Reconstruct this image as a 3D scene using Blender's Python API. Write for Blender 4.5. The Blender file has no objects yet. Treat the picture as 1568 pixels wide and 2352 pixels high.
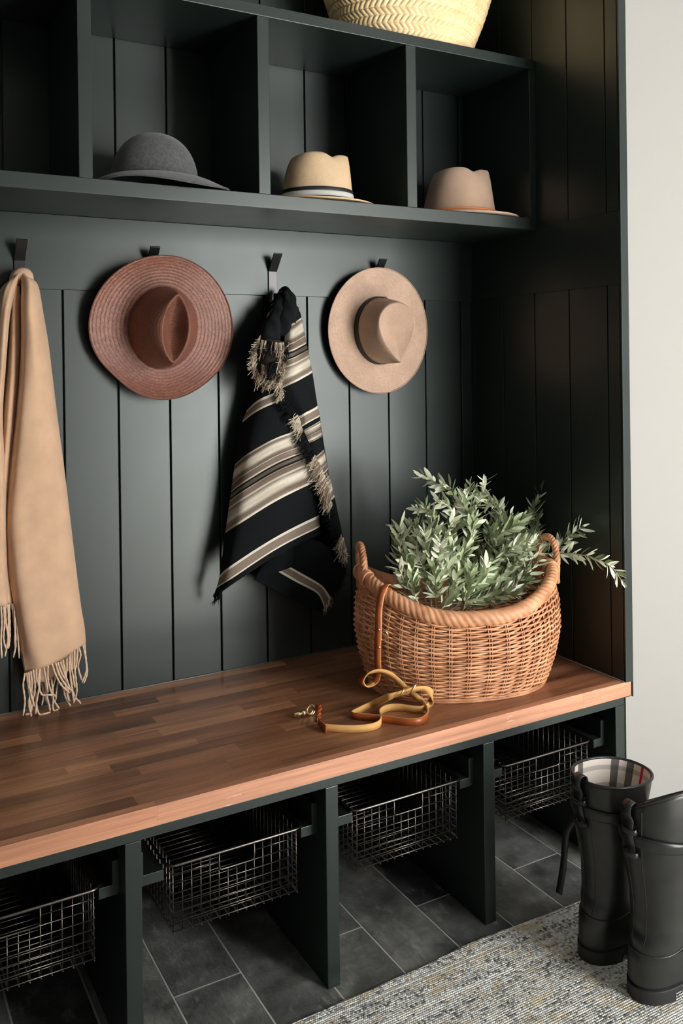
import bpy, math, random
import numpy as np
from mathutils import Vector, Matrix
random.seed(7); rng = np.random.default_rng(7)
S = bpy.context.scene
COL = S.collection
PI = math.pi

# ------------------------------------------------------------------ camera
def make_camera():
    yaw, pitch, roll = -0.5061, -0.0022, 0.0126
    R = (Matrix.Rotation(yaw, 3, 'Z') @ Matrix.Rotation(pitch, 3, 'X') @ Matrix.Rotation(roll, 3, 'Y'))
    right, fwd, up = R.col[0], R.col[1], R.col[2]
    M = Matrix((( right.x, up.x, -fwd.x, -1.7615),
                ( right.y, up.y, -fwd.y, -2.2270),
                ( right.z, up.z, -fwd.z,  1.3147), (0, 0, 0, 1)))
    cam = bpy.data.cameras.new('camera'); ob = bpy.data.objects.new('camera', cam)
    COL.objects.link(ob); ob.matrix_world = M
    cam.sensor_fit = 'HORIZONTAL'; cam.sensor_width = 36.0
    cam.lens = 2018.39 / 1568.0 * 36.0
    cam.shift_x = (784.0 - 751.6) / 1568.0
    cam.shift_y = (837.9 - 1176.0) / 1568.0
    cam.clip_start = 0.05
    S.camera = ob
make_camera()

# ------------------------------------------------------------------ light
S.view_settings.view_transform = 'Standard'
S.view_settings.look = 'None'
S.view_settings.gamma = 1.0
S.view_settings.use_curve_mapping = False
S.view_settings.exposure = 0.0
S.cycles.use_denoising = True
S.cycles.max_bounces = 8
W = bpy.data.worlds.new('daylight'); S.world = W; W.use_nodes = True
W.node_tree.nodes['Background'].inputs[0].default_value = (0.75, 0.86, 1.0, 1)
W.node_tree.nodes['Background'].inputs[1].default_value = 0.6

WIN = dict(x0=0.18, x1=1.60, z0=0.06, z1=2.38, y=-3.60)     # glazed opening behind the camera, to its right
def window_light():
    L = bpy.data.lights.new('window_daylight', 'AREA'); L.shape = 'RECTANGLE'
    L.size = WIN['x1'] - WIN['x0'] - 0.10; L.size_y = WIN['z1'] - WIN['z0'] - 0.10
    L.energy = 186; L.color = (1.0, 0.985, 0.96)
    o = bpy.data.objects.new('window_daylight', L); COL.objects.link(o)
    o.location = ((WIN['x0'] + WIN['x1']) / 2, WIN['y'] - 0.06, (WIN['z0'] + WIN['z1']) / 2)
    o.rotation_euler = (PI / 2, 0, 0)          # faces +Y, into the room
window_light()
def sun():
    L = bpy.data.lights.new('sun', 'SUN'); L.energy = 100; L.angle = 0.02; L.color = (1.0, 0.98, 0.95)
    o = bpy.data.objects.new('sun', L); COL.objects.link(o)
    d = Vector((-0.25, 0.52, -0.82))                 # falls through the window on the floor behind the camera
    o.rotation_euler = d.to_track_quat('-Z', 'Y').to_euler(); o.location = (1.5, -6, 5)
sun()

# ------------------------------------------------------------------ helpers
def tag(o, label=None, cat=None, group=None, kind=None):
    if label: o['label'] = label
    if cat: o['category'] = cat
    if group: o['group'] = group
    if kind: o['kind'] = kind
    return o

def empty(name, loc=(0, 0, 0), label=None, cat=None, group=None):
    o = bpy.data.objects.new(name, None); COL.objects.link(o); o.location = loc
    o.empty_display_size = 0.05
    return tag(o, label, cat, group)

def mesh_obj(name, verts, faces, mat, parent=None, smooth=False, uvs=None, mats=None, fmat=None):
    me = bpy.data.meshes.new(name)
    me.from_pydata([tuple(map(float, v)) for v in verts], [], [tuple(map(int, f)) for f in faces])
    me.update()
    if uvs is not None:
        lay = me.uv_layers.new(name='UVMap')
        idx = np.empty(len(me.loops), dtype=np.int32); me.loops.foreach_get('vertex_index', idx)
        lay.data.foreach_set('uv', np.asarray(uvs, dtype=np.float32)[idx].ravel())
    for m in (mats or [mat]):
        me.materials.append(m)
    if fmat is not None:
        me.polygons.foreach_set('material_index', np.asarray(fmat, dtype=np.int32))
    if smooth:
        me.polygons.foreach_set('use_smooth', [True] * len(me.polygons))
    o = bpy.data.objects.new(name, me); COL.objects.link(o)
    if parent is not None:
        o.parent = parent
        o.matrix_parent_inverse = parent_inv(parent)
    return o

def parent_inv(p):
    return world_mat(p).inverted()

def world_mat(p):
    if p.parent is None: return p.matrix_basis.copy()
    return world_mat(p.parent) @ p.matrix_parent_inverse @ p.matrix_basis

class MB:
    def __init__(s): s.v = []; s.f = []; s.uv = []; s.fm = []
    def add(s, verts, faces, uv=None, fm=0):
        n = len(s.v)
        s.v.extend([tuple(map(float, p)) for p in verts])
        s.f.extend([tuple(int(i) + n for i in f) for f in faces])
        s.uv.extend([tuple(q) for q in uv] if uv is not None else [(0.0, 0.0)] * len(verts))
        s.fm.extend([fm] * len(faces))
    def box(s, x0, x1, y0, y1, z0, z1, fm=0):
        v = [(x0,y0,z0),(x1,y0,z0),(x1,y1,z0),(x0,y1,z0),(x0,y0,z1),(x1,y0,z1),(x1,y1,z1),(x0,y1,z1)]
        f = [(0,3,2,1),(4,5,6,7),(0,1,5,4),(1,2,6,5),(2,3,7,6),(3,0,4,7)]
        s.add(v, f, None, fm)
    def tube(s, path, r, n=8, closed=False, cap=True, up=None, flat=1.0, fm=0):
        P = np.asarray(path, float); m = len(P)
        R = np.full(m, r) if np.isscalar(r) else np.asarray(r, float)
        T = np.gradient(P, axis=0) if not closed else (np.roll(P, -1, 0) - np.roll(P, 1, 0))
        T /= (np.linalg.norm(T, axis=1)[:, None] + 1e-12)
        ref = np.array([0, 0, 1.0]) if up is None else np.asarray(up, float)
        if up is None and abs(T[0] @ ref) > 0.9: ref = np.array([1.0, 0, 0])
        N = ref - (ref @ T[0]) * T[0]; N /= np.linalg.norm(N)
        V = []; UV = []; L = 0
        for i in range(m):
            if i:
                L += np.linalg.norm(P[i] - P[i-1])
                N = N - (N @ T[i]) * T[i]
                N /= (np.linalg.norm(N) + 1e-12)
            B = np.cross(T[i], N)
            for k in range(n):
                a = 2 * PI * k / n
                V.append(P[i] + R[i] * (math.cos(a) * N * flat + math.sin(a) * B)); UV.append((k / n, L))
        F = []
        for i in range(m if closed else m - 1):
            j = (i + 1) % m
            for k in range(n):
                k2 = (k + 1) % n
                F.append((i*n+k, i*n+k2, j*n+k2, j*n+k))
        if cap and not closed:
            F.append(tuple(range(n))[::-1]); F.append(tuple((m-1)*n + k for k in range(n)))
        s.add(V, F, UV, fm)
    def grid(s, A, uv=None, closed_u=False, fm=0, flip=False):
        A = np.asarray(A, float); a, b = A.shape[:2]
        F = []
        for i in range(a - 1):
            for j in range(b if closed_u else b - 1):
                k = (j + 1) % b
                q = (i*b+j, i*b+k, (i+1)*b+k, (i+1)*b+j)
                F.append(q[::-1] if flip else q)
        s.add(A.reshape(-1, 3), F, None if uv is None else np.asarray(uv).reshape(-1, 2), fm)
    def build(s, name, mat, parent=None, smooth=False, mats=None):
        return mesh_obj(name, s.v, s.f, mat, parent, smooth, s.uv, mats, s.fm if mats else None)

def bevel(o, w=0.002, seg=2, ang=0.6):
    m = o.modifiers.new('bevel', 'BEVEL'); m.width = w; m.segments = seg; m.limit_method = 'ANGLE'; m.angle_limit = ang
    m.harden_normals = False
    return o
def solid(o, t, off=0.0):
    m = o.modifiers.new('thickness', 'SOLIDIFY'); m.thickness = t; m.offset = off
    return o

def catmull(P, t):
    """P (n,d) control rows, t in [0,n-1] -> interpolated"""
    P = np.asarray(P, float); n = len(P)
    i = np.clip(np.floor(t).astype(int), 0, n - 2); f = (t - i)[:, None]
    p1, p2 = P[i], P[i+1]
    p0 = np.where((i > 0)[:, None], P[np.maximum(i-1, 0)], 2*p1 - p2)
    p3 = np.where((i < n-2)[:, None], P[np.minimum(i+2, n-1)], 2*p2 - p1)
    return 0.5*((2*p1) + (-p0+p2)*f + (2*p0-5*p1+4*p2-p3)*f**2 + (-p0+3*p1-3*p2+p3)*f**3)

def spline(P, n):
    P = np.asarray(P, float)
    return catmull(P, np.linspace(0, len(P) - 1, n))

def net(rows, nu, nv):
    """rows of control points -> fine grid nv x nu"""
    fine = np.array([spline(r, nu) for r in rows])
    out = spline(fine.reshape(len(rows), -1), nv)
    return out.reshape(nv, nu, 3)

# ------------------------------------------------------------------ materials
def newmat(name):
    m = bpy.data.materials.new(name); m.use_nodes = True
    nt = m.node_tree; b = nt.nodes['Principled BSDF']
    return m, nt, b
def N(nt, typ, **kw):
    n = nt.nodes.new(typ)
    for k, v in kw.items():
        if k.startswith('i_'): n.inputs[k[2:].replace('_', ' ')].default_value = v
        else: setattr(n, k, v)
    return n
def LK(nt, a, b): nt.links.new(a, b)
def srgb(r, g, b):
    f = lambda c: (c/255/12.92) if c/255 <= 0.04045 else ((c/255+0.055)/1.055)**2.4
    return (f(r), f(g), f(b), 1)
def ramp(nt, stops, interp='LINEAR'):
    n = nt.nodes.new('ShaderNodeValToRGB'); cr = n.color_ramp; cr.interpolation = interp
    while len(cr.elements) < len(stops): cr.elements.new(0.5)
    for e, (p, c) in zip(cr.elements, sorted(stops, key=lambda q: q[0])): e.position = p; e.color = c
    return n
def bump(nt, b, src, strength=0.3, dist=0.002):
    n = N(nt, 'ShaderNodeBump'); n.inputs['Strength'].default_value = strength; n.inputs['Distance'].default_value = dist
    LK(nt, src, n.inputs['Height']); LK(nt, n.outputs[0], b.inputs['Normal']); return n
def mathn(nt, op, a, b=None, c=None):
    n = N(nt, 'ShaderNodeMath', operation=op)
    for i, v in enumerate((a, b, c)):
        if v is None: continue
        if isinstance(v, (int, float)): n.inputs[i].default_value = v
        else: LK(nt, v, n.inputs[i])
    return n.outputs[0]
def mixc(nt, fac, a, b, mode='MIX'):
    n = N(nt, 'ShaderNodeMix', data_type='RGBA', blend_type=mode)
    for sock, v in ((n.inputs[0], fac), (n.inputs[6], a), (n.inputs[7], b)):
        if isinstance(v, (int, float, tuple)): sock.default_value = v
        else: LK(nt, v, sock)
    return n.outputs[2]
def coords(nt, out='Object', scale=(1,1,1)):
    t = N(nt, 'ShaderNodeTexCoord'); m = N(nt, 'ShaderNodeMapping'); m.inputs['Scale'].default_value = scale
    LK(nt, t.outputs[out], m.inputs['Vector']); return m.outputs[0]
def noise(nt, vec, scale, detail=3, rough=0.55, out=0):
    n = N(nt, 'ShaderNodeTexNoise'); n.inputs['Scale'].default_value = scale
    n.inputs['Detail'].default_value = detail; n.inputs['Roughness'].default_value = rough
    if vec is not None: LK(nt, vec, n.inputs['Vector'])
    return n.outputs[out]

def simple(name, col, rough=0.5, metal=0.0, bscale=0, bstr=0.0, bdist=0.001, var=0.0, vscale=8, sheen=0.0, sscale=(1,1,1)):
    m, nt, b = newmat(name)
    b.inputs['Roughness'].default_value = rough; b.inputs['Metallic'].default_value = metal
    b.inputs['Base Color'].default_value = col
    if rough >= 0.85: b.inputs['Specular IOR Level'].default_value = 0.15
    if sheen: b.inputs['Sheen Weight'].default_value = sheen
    v = coords(nt, 'Object', sscale)
    if var:
        f = noise(nt, v, vscale, 4)
        d = tuple(c*(1-var) for c in col[:3]) + (1,); l = tuple(min(1, c*(1+var)) for c in col[:3]) + (1,)
        r = ramp(nt, [(0.3, d), (0.7, l)]); LK(nt, f, r.inputs[0]); LK(nt, r.outputs[0], b.inputs['Base Color'])
    if bscale:
        bump(nt, b, noise(nt, v, bscale, 4), bstr, bdist)
    return m

M = {}
def paint():
    m, nt, b = newmat('dark_green_black_paint')
    v = coords(nt)
    r = ramp(nt, [(0.3, (0.0085, 0.0140, 0.0128, 1)), (0.7, (0.0110, 0.0168, 0.0152, 1))])
    LK(nt, noise(nt, v, 3.0, 3), r.inputs[0]); LK(nt, r.outputs[0], b.inputs['Base Color'])
    rr = N(nt, 'ShaderNodeMapRange'); rr.inputs[3].default_value = 0.32; rr.inputs[4].default_value = 0.41; b.inputs['Specular IOR Level'].default_value = 0.55; b.inputs['Specular Tint'].default_value = (0.95, 1.0, 0.975, 1)
    LK(nt, noise(nt, v, 6.0, 3), rr.inputs[0]); LK(nt, rr.outputs[0], b.inputs['Roughness'])
    bump(nt, b, noise(nt, v, 140.0, 2), 0.10, 0.0006)
    return m
M['paint'] = paint()
M['white'] = simple('white_wall_paint', (0.285, 0.277, 0.261, 1), 0.75, bscale=180, bstr=0.06, bdist=0.0005)
M['ceil'] = simple('ceiling_paint', (0.4, 0.4, 0.39, 1), 0.8)
M['room'] = simple('room_wall_paint', (0.25, 0.25, 0.245, 1), 0.8)
M['caulk'] = simple('grey_caulk', (0.10, 0.105, 0.10, 1), 0.35)
M['metal_black'] = simple('matte_black_metal', (0.012, 0.012, 0.012, 1), 0.30, 0.0)
M['wire'] = simple('dark_bronze_wire', (0.12, 0.108, 0.098, 1), 0.34, 1.0)
M['brass'] = simple('polished_brass', (0.85, 0.68, 0.38, 1), 0.18, 1.0)

def walnut(name, cols, gscale=1.0, contrast=1.0, rough=0.27, scars=False):
    m, nt, b = newmat(name)
    g = N(nt, 'ShaderNodeNewGeometry'); rnd = g.outputs['Random Per Island']
    t = N(nt, 'ShaderNodeTexCoord')
    off = N(nt, 'ShaderNodeVectorMath', operation='SCALE'); off.inputs[0].default_value = (37, 11, 23); LK(nt, rnd, off.inputs['Scale'])
    add = N(nt, 'ShaderNodeVectorMath', operation='ADD'); LK(nt, t.outputs['Object'], add.inputs[0]); LK(nt, off.outputs[0], add.inputs[1])
    mp = N(nt, 'ShaderNodeMapping'); mp.inputs['Scale'].default_value = (2.2*gscale, 34, 34); LK(nt, add.outputs[0], mp.inputs[0])
    n1 = noise(nt, mp.outputs[0], 1.6, 5, 0.6)
    mp2 = N(nt, 'ShaderNodeMapping'); mp2.inputs['Scale'].default_value = (9*gscale, 260, 260); LK(nt, add.outputs[0], mp2.inputs[0])
    n2 = noise(nt, mp2.outputs[0], 1.0, 3, 0.6)
    base = ramp(nt, cols); LK(nt, rnd, base.inputs[0])
    gr = ramp(nt, [(0.30, (0.42,0.40,0.38,1)), (0.5, (0.9,0.9,0.9,1)), (0.72, (1.35,1.32,1.3,1))]); LK(nt, n1, gr.inputs[0])
    c1 = mixc(nt, 0.75*contrast, base.outputs[0], gr.outputs[0], 'MULTIPLY')
    fr = ramp(nt, [(0.35, (0.62,0.6,0.58,1)), (0.6, (1.08,1.08,1.08,1))]); LK(nt, n2, fr.inputs[0])
    c2 = mixc(nt, 0.6*contrast, c1, fr.outputs[0], 'MULTIPLY')
    if scars:
        mp3 = N(nt, 'ShaderNodeMapping'); mp3.inputs['Scale'].default_value = (16, 60, 190); LK(nt, t.outputs['Object'], mp3.inputs[0])
        s1 = noise(nt, mp3.outputs[0], 1.0, 3, 0.6)
        mp4 = N(nt, 'ShaderNodeMapping'); mp4.inputs['Scale'].default_value = (2.6, 1, 1); mp4.inputs['Location'].default_value = (0.35, 0, 0); LK(nt, t.outputs['Object'], mp4.inputs[0])
        s2 = noise(nt, mp4.outputs[0], 1.7, 1, 0.5)
        f = mathn(nt, 'MULTIPLY', mathn(nt, 'GREATER_THAN', s1, 0.69), mathn(nt, 'GREATER_THAN', s2, 0.60))
        c2 = mixc(nt, mathn(nt, 'MULTIPLY', f, 0.6), c2, (0.75, 0.6, 0.5, 1))
    LK(nt, c2, b.inputs['Base Color'])
    rr = N(nt, 'ShaderNodeMapRange'); rr.inputs[3].default_value = rough - 0.05; rr.inputs[4].default_value = rough + 0.14
    LK(nt, n1, rr.inputs[0]); LK(nt, rr.outputs[0], b.inputs['Roughness'])
    bump(nt, b, n2, 0.12, 0.0006)
    return m
M['walnut'] = walnut('walnut_butcher_block', [(0.0, srgb(98,66,48)), (0.2, srgb(134,92,66)), (0.4, srgb(164,114,84)), (0.55, srgb(118,79,57)), (0.75, srgb(146,100,72)), (0.93, srgb(186,134,98)), (1.0, srgb(92,72,58))])
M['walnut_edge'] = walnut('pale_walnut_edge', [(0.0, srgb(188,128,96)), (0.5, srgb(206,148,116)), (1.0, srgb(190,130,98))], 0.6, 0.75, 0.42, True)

def slate():
    m, nt, b = newmat('slate_tile')
    g = N(nt, 'ShaderNodeNewGeometry'); rnd = g.outputs['Random Per Island']
    v = coords(nt)
    base = ramp(nt, [(0.0, (0.055,0.060,0.064,1)), (0.3, (0.125,0.130,0.126,1)), (0.7, (0.170,0.172,0.160,1)), (1.0, (0.105,0.110,0.110,1))]); LK(nt, rnd, base.inputs[0])
    off = N(nt, 'ShaderNodeVectorMath', operation='SCALE'); off.inputs[0].default_value = (7, 13, 3); LK(nt, rnd, off.inputs['Scale'])
    ad = N(nt, 'ShaderNodeVectorMath', operation='ADD'); LK(nt, v, ad.inputs[0]); LK(nt, off.outputs[0], ad.inputs[1])
    n1 = noise(nt, ad.outputs[0], 9, 6, 0.65)
    md = ramp(nt, [(0.32, (0.40,0.41,0.42,1)), (0.5, (0.95,0.95,0.95,1)), (0.68, (1.75,1.75,1.7,1))]); LK(nt, n1, md.inputs[0])
    c = mixc(nt, 1.0, base.outputs[0], md.outputs[0], 'MULTIPLY')
    # pale mineral flecks
    mp = N(nt, 'ShaderNodeMapping'); mp.inputs['Scale'].default_value = (38, 15, 1); mp.inputs['Rotation'].default_value = (0,0,0.35); LK(nt, ad.outputs[0], mp.inputs[0])
    n2 = noise(nt, mp.outputs[0], 1.0, 5, 0.7)
    fl = ramp(nt, [(0.57, (0,0,0,1)), (0.70, (1,1,1,1))]); LK(nt, n2, fl.inputs[0])
    c = mixc(nt, mathn(nt, 'MULTIPLY', fl.outputs[0], 0.5), c, (0.40,0.40,0.38,1))
    LK(nt, c, b.inputs['Base Color'])
    b.inputs['Roughness'].default_value = 0.42
    n3 = noise(nt, ad.outputs[0], 26, 6, 0.6)
    bump(nt, b, mathn(nt, 'ADD', n3, mathn(nt, 'MULTIPLY', n2, 0.8)), 0.8, 0.005)
    return m
M['slate'] = slate()
M['grout'] = simple('pale_grout', (0.55, 0.55, 0.53, 1), 0.9, bscale=300, bstr=0.3)

def straw(name, base, dark, light, rings=110, cells=180, rough=0.55, strength=0.5, ringdark=0.55):
    """u = angle fraction, v = arc length in metres: concentric braids of slanted straw"""
    m, nt, b = newmat(name)
    uv = N(nt, 'ShaderNodeUVMap'); sep = N(nt, 'ShaderNodeSeparateXYZ'); LK(nt, uv.outputs[0], sep.inputs[0])
    u, v = sep.outputs[0], sep.outputs[1]
    row = mathn(nt, 'MULTIPLY', v, float(rings)*2); fl = mathn(nt, 'FLOOR', row); fr = mathn(nt, 'FRACT', row)
    ring = mathn(nt, 'SINE', mathn(nt, 'MULTIPLY', mathn(nt, 'FRACT', mathn(nt, 'MULTIPLY', v, float(rings))), PI))
    par = mathn(nt, 'MODULO', fl, 2.0)
    sl = mathn(nt, 'MULTIPLY', mathn(nt, 'SUBTRACT', fr, 0.5), mathn(nt, 'SUBTRACT', mathn(nt, 'MULTIPLY', par, 2.0), 1.0))
    cu = mathn(nt, 'ADD', mathn(nt, 'MULTIPLY', u, float(cells)), sl)
    fc = mathn(nt, 'FRACT', cu)
    h1 = mathn(nt, 'SINE', mathn(nt, 'MULTIPLY', fc, PI)); h2 = mathn(nt, 'POWER', ring, 0.5)
    h = mathn(nt, 'ADD', mathn(nt, 'MULTIPLY', mathn(nt, 'POWER', h1, 0.5), 0.4), mathn(nt, 'MULTIPLY', h2, 0.6))
    cid = N(nt, 'ShaderNodeCombineXYZ'); LK(nt, mathn(nt, 'FLOOR', cu), cid.inputs[0]); LK(nt, fl, cid.inputs[1])
    wn = N(nt, 'ShaderNodeTexWhiteNoise', noise_dimensions='2D'); LK(nt, cid.outputs[0], wn.inputs['Vector'])
    tone = ramp(nt, [(0.0, dark), (0.45, base), (1.0, light)]); LK(nt, mathn(nt, 'ADD', mathn(nt, 'MULTIPLY', wn.outputs[0], 0.34), 0.32), tone.inputs[0])
    shade = mathn(nt, 'ADD', mathn(nt, 'MULTIPLY', h, 1 - ringdark), ringdark)
    gray = N(nt, 'ShaderNodeCombineColor'); [LK(nt, shade, gray.inputs[i]) for i in range(3)]
    c = mixc(nt, 1.0, tone.outputs[0], gray.outputs[0], 'MULTIPLY')
    pn = ramp(nt, [(0.35, (0.85,0.85,0.85,1)), (0.65, (1.1,1.1,1.1,1))]); LK(nt, noise(nt, coords(nt), 12, 3), pn.inputs[0])
    c = mixc(nt, 0.7, c, pn.outputs[0], 'MULTIPLY')
    LK(nt, c, b.inputs['Base Color']); b.inputs['Roughness'].default_value = rough
    bump(nt, b, h, strength, 0.0012)
    return m
M['brown_straw'] = straw('brown_straw', srgb(126,78,62), srgb(86,48,37), srgb(168,114,92), 112, 240, 0.42, 0.8, 0.35)
M['tan_straw'] = straw('pale_tan_straw', srgb(188,156,134), srgb(150,120,98), srgb(208,178,156), 300, 320, 0.6, 0.6, 0.7)
M['panama_straw'] = straw('natural_straw', srgb(212,182,146), srgb(186,154,116), srgb(230,204,170), 420, 330, 0.6, 0.35, 0.8)
def felt(name, c, var=0.35, sc=60, flecks=None):
    m, nt, b = newmat(name); v = coords(nt)
    n1 = noise(nt, v, sc, 6, 0.7)
    r = ramp(nt, [(0.32, tuple(x*(1-var) for x in c[:3])+(1,)), (0.68, tuple(min(1, x*(1+var)) for x in c[:3])+(1,))]); LK(nt, n1, r.inputs[0])
    LK(nt, r.outputs[0], b.inputs['Base Color']); b.inputs['Roughness'].default_value = 0.9
    b.inputs['Sheen Weight'].default_value = 0.25; b.inputs['Sheen Roughness'].default_value = 0.5
    bump(nt, b, noise(nt, v, 500, 3), 0.25, 0.0008)
    return m
M['grey_felt'] = felt('charcoal_felt', srgb(74,75,75), 0.4, 130)
M['tan_felt'] = felt('tan_felt', srgb(168,140,118), 0.08, 20)
M['band_black'] = simple('black_ribbon', (0.012,0.012,0.013,1), 0.55, bscale=900, bstr=0.2)
M['band_white'] = simple('white_ribbon', srgb(206,206,200), 0.6, bscale=900, bstr=0.2)
M['orange_cord'] = simple('orange_leather_cord', srgb(206,120,66), 0.5)

def wool(name, col, rough=0.9, sheen=0.35, twill=1500, var=0.10):
    m, nt, b = newmat(name); v = coords(nt)
    n1 = noise(nt, v, 14, 4)
    r = ramp(nt, [(0.3, tuple(x*(1-var) for x in col[:3])+(1,)), (0.7, tuple(min(1, x*(1+var)) for x in col[:3])+(1,))]); LK(nt, n1, r.inputs[0])
    LK(nt, r.outputs[0], b.inputs['Base Color']); b.inputs['Roughness'].default_value = rough
    b.inputs['Sheen Weight'].default_value = sheen; b.inputs['Specular IOR Level'].default_value = 0.2
    bump(nt, b, noise(nt, v, 420, 4, 0.7), 0.25, 0.001)
    return m
M['camel'] = wool('camel_wool', srgb(194,160,132), sheen=0.15)
M['camel_fringe'] = wool('camel_wool_yarn', srgb(210,182,156), sheen=0.15)

BLK = (0.0065, 0.0078, 0.0088, 1); CRM = srgb(214,206,190); TAU = srgb(128,114,102); GRY = srgb(108,100,92)
def blanket_mat():
    m, nt, b = newmat('striped_wool')
    uv = N(nt, 'ShaderNodeUVMap'); sep = N(nt, 'ShaderNodeSeparateXYZ'); LK(nt, uv.outputs[0], sep.inputs[0])
    v = sep.outputs[1]
    # thin stripe .02-.055 and .375-.41 ; wide group .145-.30 (v in metres)
    def group(x): return 0.145 + 0.155 * x
    g = [(0, BLK), (0.0, BLK)]
    st1 = [(0.0, BLK), (0.0195, BLK), (0.0200, CRM), (0.0245, CRM), (0.025, GRY), (0.0265, TAU), (0.046, TAU), (0.0475, GRY), (0.049, CRM), (0.055, CRM), (0.0555, BLK)]
    mid = [(0.0, CRM), (0.03, CRM), (0.045, TAU), (0.11, TAU), (0.16, CRM), (0.25, CRM), (0.31, TAU), (0.33, CRM), (0.345, CRM), (0.355, TAU), (0.435, TAU), (0.44, CRM), (0.455, BLK), (0.475, BLK), (0.485, GRY), (0.535, GRY), (0.545, BLK), (0.565, BLK), (0.575, CRM), (0.59, CRM), (0.60, TAU), (0.69, TAU), (0.70, CRM), (0.715, GRY), (0.76, TAU), (0.80, CRM), (0.90, CRM), (0.94, TAU), (0.97, TAU), (0.98, CRM)]
    a = mathn(nt, 'DIVIDE', v, 0.056)
    r1 = ramp(nt, [(p/0.056, c) for p, c in st1]); LK(nt, a, r1.inputs[0])
    r1b = ramp(nt, [((p)/0.056, c) for p, c in st1]); LK(nt, mathn(nt, 'DIVIDE', mathn(nt, 'SUBTRACT', v, 0.355), 0.056), r1b.inputs[0])
    r2 = ramp(nt, mid); LK(nt, mathn(nt, 'DIVIDE', mathn(nt, 'SUBTRACT', v, 0.145), 0.155), r2.inputs[0])
    # mottled ikat shading along the cream bands
    n1 = noise(nt, coords(nt, 'UV', (7, 26, 1)), 1.0, 2)
    mot = ramp(nt, [(0.40, (1,1,1,1)), (0.62, (0.42,0.38,0.34,1))]); LK(nt, n1, mot.inputs[0])
    r2m = mixc(nt, 0.8, r2.outputs[0], mot.outputs[0], 'MULTIPLY')
    in1 = mathn(nt, 'LESS_THAN', v, 0.056)
    in2 = mathn(nt, 'MULTIPLY', mathn(nt, 'GREATER_THAN', v, 0.145), mathn(nt, 'LESS_THAN', v, 0.30))
    in3 = mathn(nt, 'MULTIPLY', mathn(nt, 'GREATER_THAN', v, 0.372), mathn(nt, 'LESS_THAN', v, 0.412))
    c = mixc(nt, in1, BLK, r1.outputs[0]); c = mixc(nt, in2, c, r2m); c = mixc(nt, in3, c, r1b.outputs[0])
    w = noise(nt, coords(nt, 'Object'), 900, 2)
    wr = ramp(nt, [(0.35, (0.72,0.72,0.72,1)), (0.65, (1.2,1.2,1.2,1))]); LK(nt, w, wr.inputs[0])
    c = mixc(nt, 0.8, c, wr.outputs[0], 'MULTIPLY')
    LK(nt, c, b.inputs['Base Color']); b.inputs['Roughness'].default_value = 0.95
    b.inputs['Specular IOR Level'].default_value = 0.12
    bump(nt, b, w, 0.3, 0.001)
    return m
M['blanket'] = blanket_mat()
M['yarn_k'] = simple('black_yarn', BLK, 0.95); M['yarn_c'] = simple('cream_yarn', srgb(200,188,168), 0.9); M['yarn_t'] = simple('taupe_yarn', srgb(136,118,102), 0.9)
M['taupe_cloth'] = simple('taupe_wool', srgb(44,40,37), 0.95, bscale=700, bstr=0.3)

def wicker(name, c0, c1, c2):
    m, nt, b = newmat(name)
    v = coords(nt)
    r = ramp(nt, [(0.25, c0), (0.5, c1), (0.78, c2)])
    g = N(nt, 'ShaderNodeNewGeometry')
    f = mathn(nt, 'ADD', mathn(nt, 'MULTIPLY', noise(nt, v, 24, 4), 0.75), mathn(nt, 'MULTIPLY', g.outputs['Random Per Island'], 0.25))
    LK(nt, f, r.inputs[0]); LK(nt, r.outputs[0], b.inputs['Base Color']); b.inputs['Roughness'].default_value = 0.5
    bump(nt, b, noise(nt, v, 160, 3), 0.2, 0.001)
    return m
M['wicker'] = wicker('willow_wicker', srgb(146,96,64), srgb(202,144,104), srgb(230,178,138))
M['palm'] = wicker('palm_leaf_braid', srgb(196,166,116), srgb(220,192,142), srgb(238,214,170))
def leafmat():
    m, nt, b = newmat('olive_leaf')
    g = N(nt, 'ShaderNodeNewGeometry')
    top = ramp(nt, [(0.0, srgb(84,102,66)), (0.4, srgb(150,166,124)), (1.0, srgb(206,214,178))]); LK(nt, g.outputs['Random Per Island'], top.inputs[0])
    bot = ramp(nt, [(0.0, srgb(186,194,166)), (1.0, srgb(230,232,210))]); LK(nt, g.outputs['Random Per Island'], bot.inputs[0])
    c = mixc(nt, g.outputs['Backfacing'], top.outputs[0], bot.outputs[0])
    LK(nt, c, b.inputs['Base Color']); b.inputs['Roughness'].default_value = 0.42
    b.inputs['Subsurface Weight'].default_value = 0.0
    return m
M['leaf'] = leafmat()
M['twig'] = simple('olive_twig', srgb(176,172,142), 0.7, var=0.2)
M['leather'] = simple('orange_brown_leather', srgb(150,74,30), 0.36, bscale=220, bstr=0.12, var=0.1, vscale=30)
M['suede'] = simple('raw_tan_leather', srgb(214,164,98), 0.7, bscale=300, bstr=0.2, var=0.08, vscale=30)
def rubber():
    m, nt, b = newmat('black_rubber'); v = coords(nt)
    n1 = noise(nt, v, 9, 6, 0.7)
    r = ramp(nt, [(0.35, (0.010,0.011,0.011,1)), (0.62, (0.018,0.019,0.018,1)), (0.80, (0.030,0.030,0.029,1))]); LK(nt, n1, r.inputs[0])
    LK(nt, r.outputs[0], b.inputs['Base Color'])
    rr = N(nt, 'ShaderNodeMapRange'); rr.inputs[3].default_value = 0.20; rr.inputs[4].default_value = 0.50
    LK(nt, n1, rr.inputs[0]); LK(nt, rr.outputs[0], b.inputs['Roughness'])
    bump(nt, b, noise(nt, v, 60, 4), 0.08, 0.001)
    return m
M['rubber'] = rubber()
M['sole'] = simple('black_rubber_sole', (0.010,0.011,0.012,1), 0.6)
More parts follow.
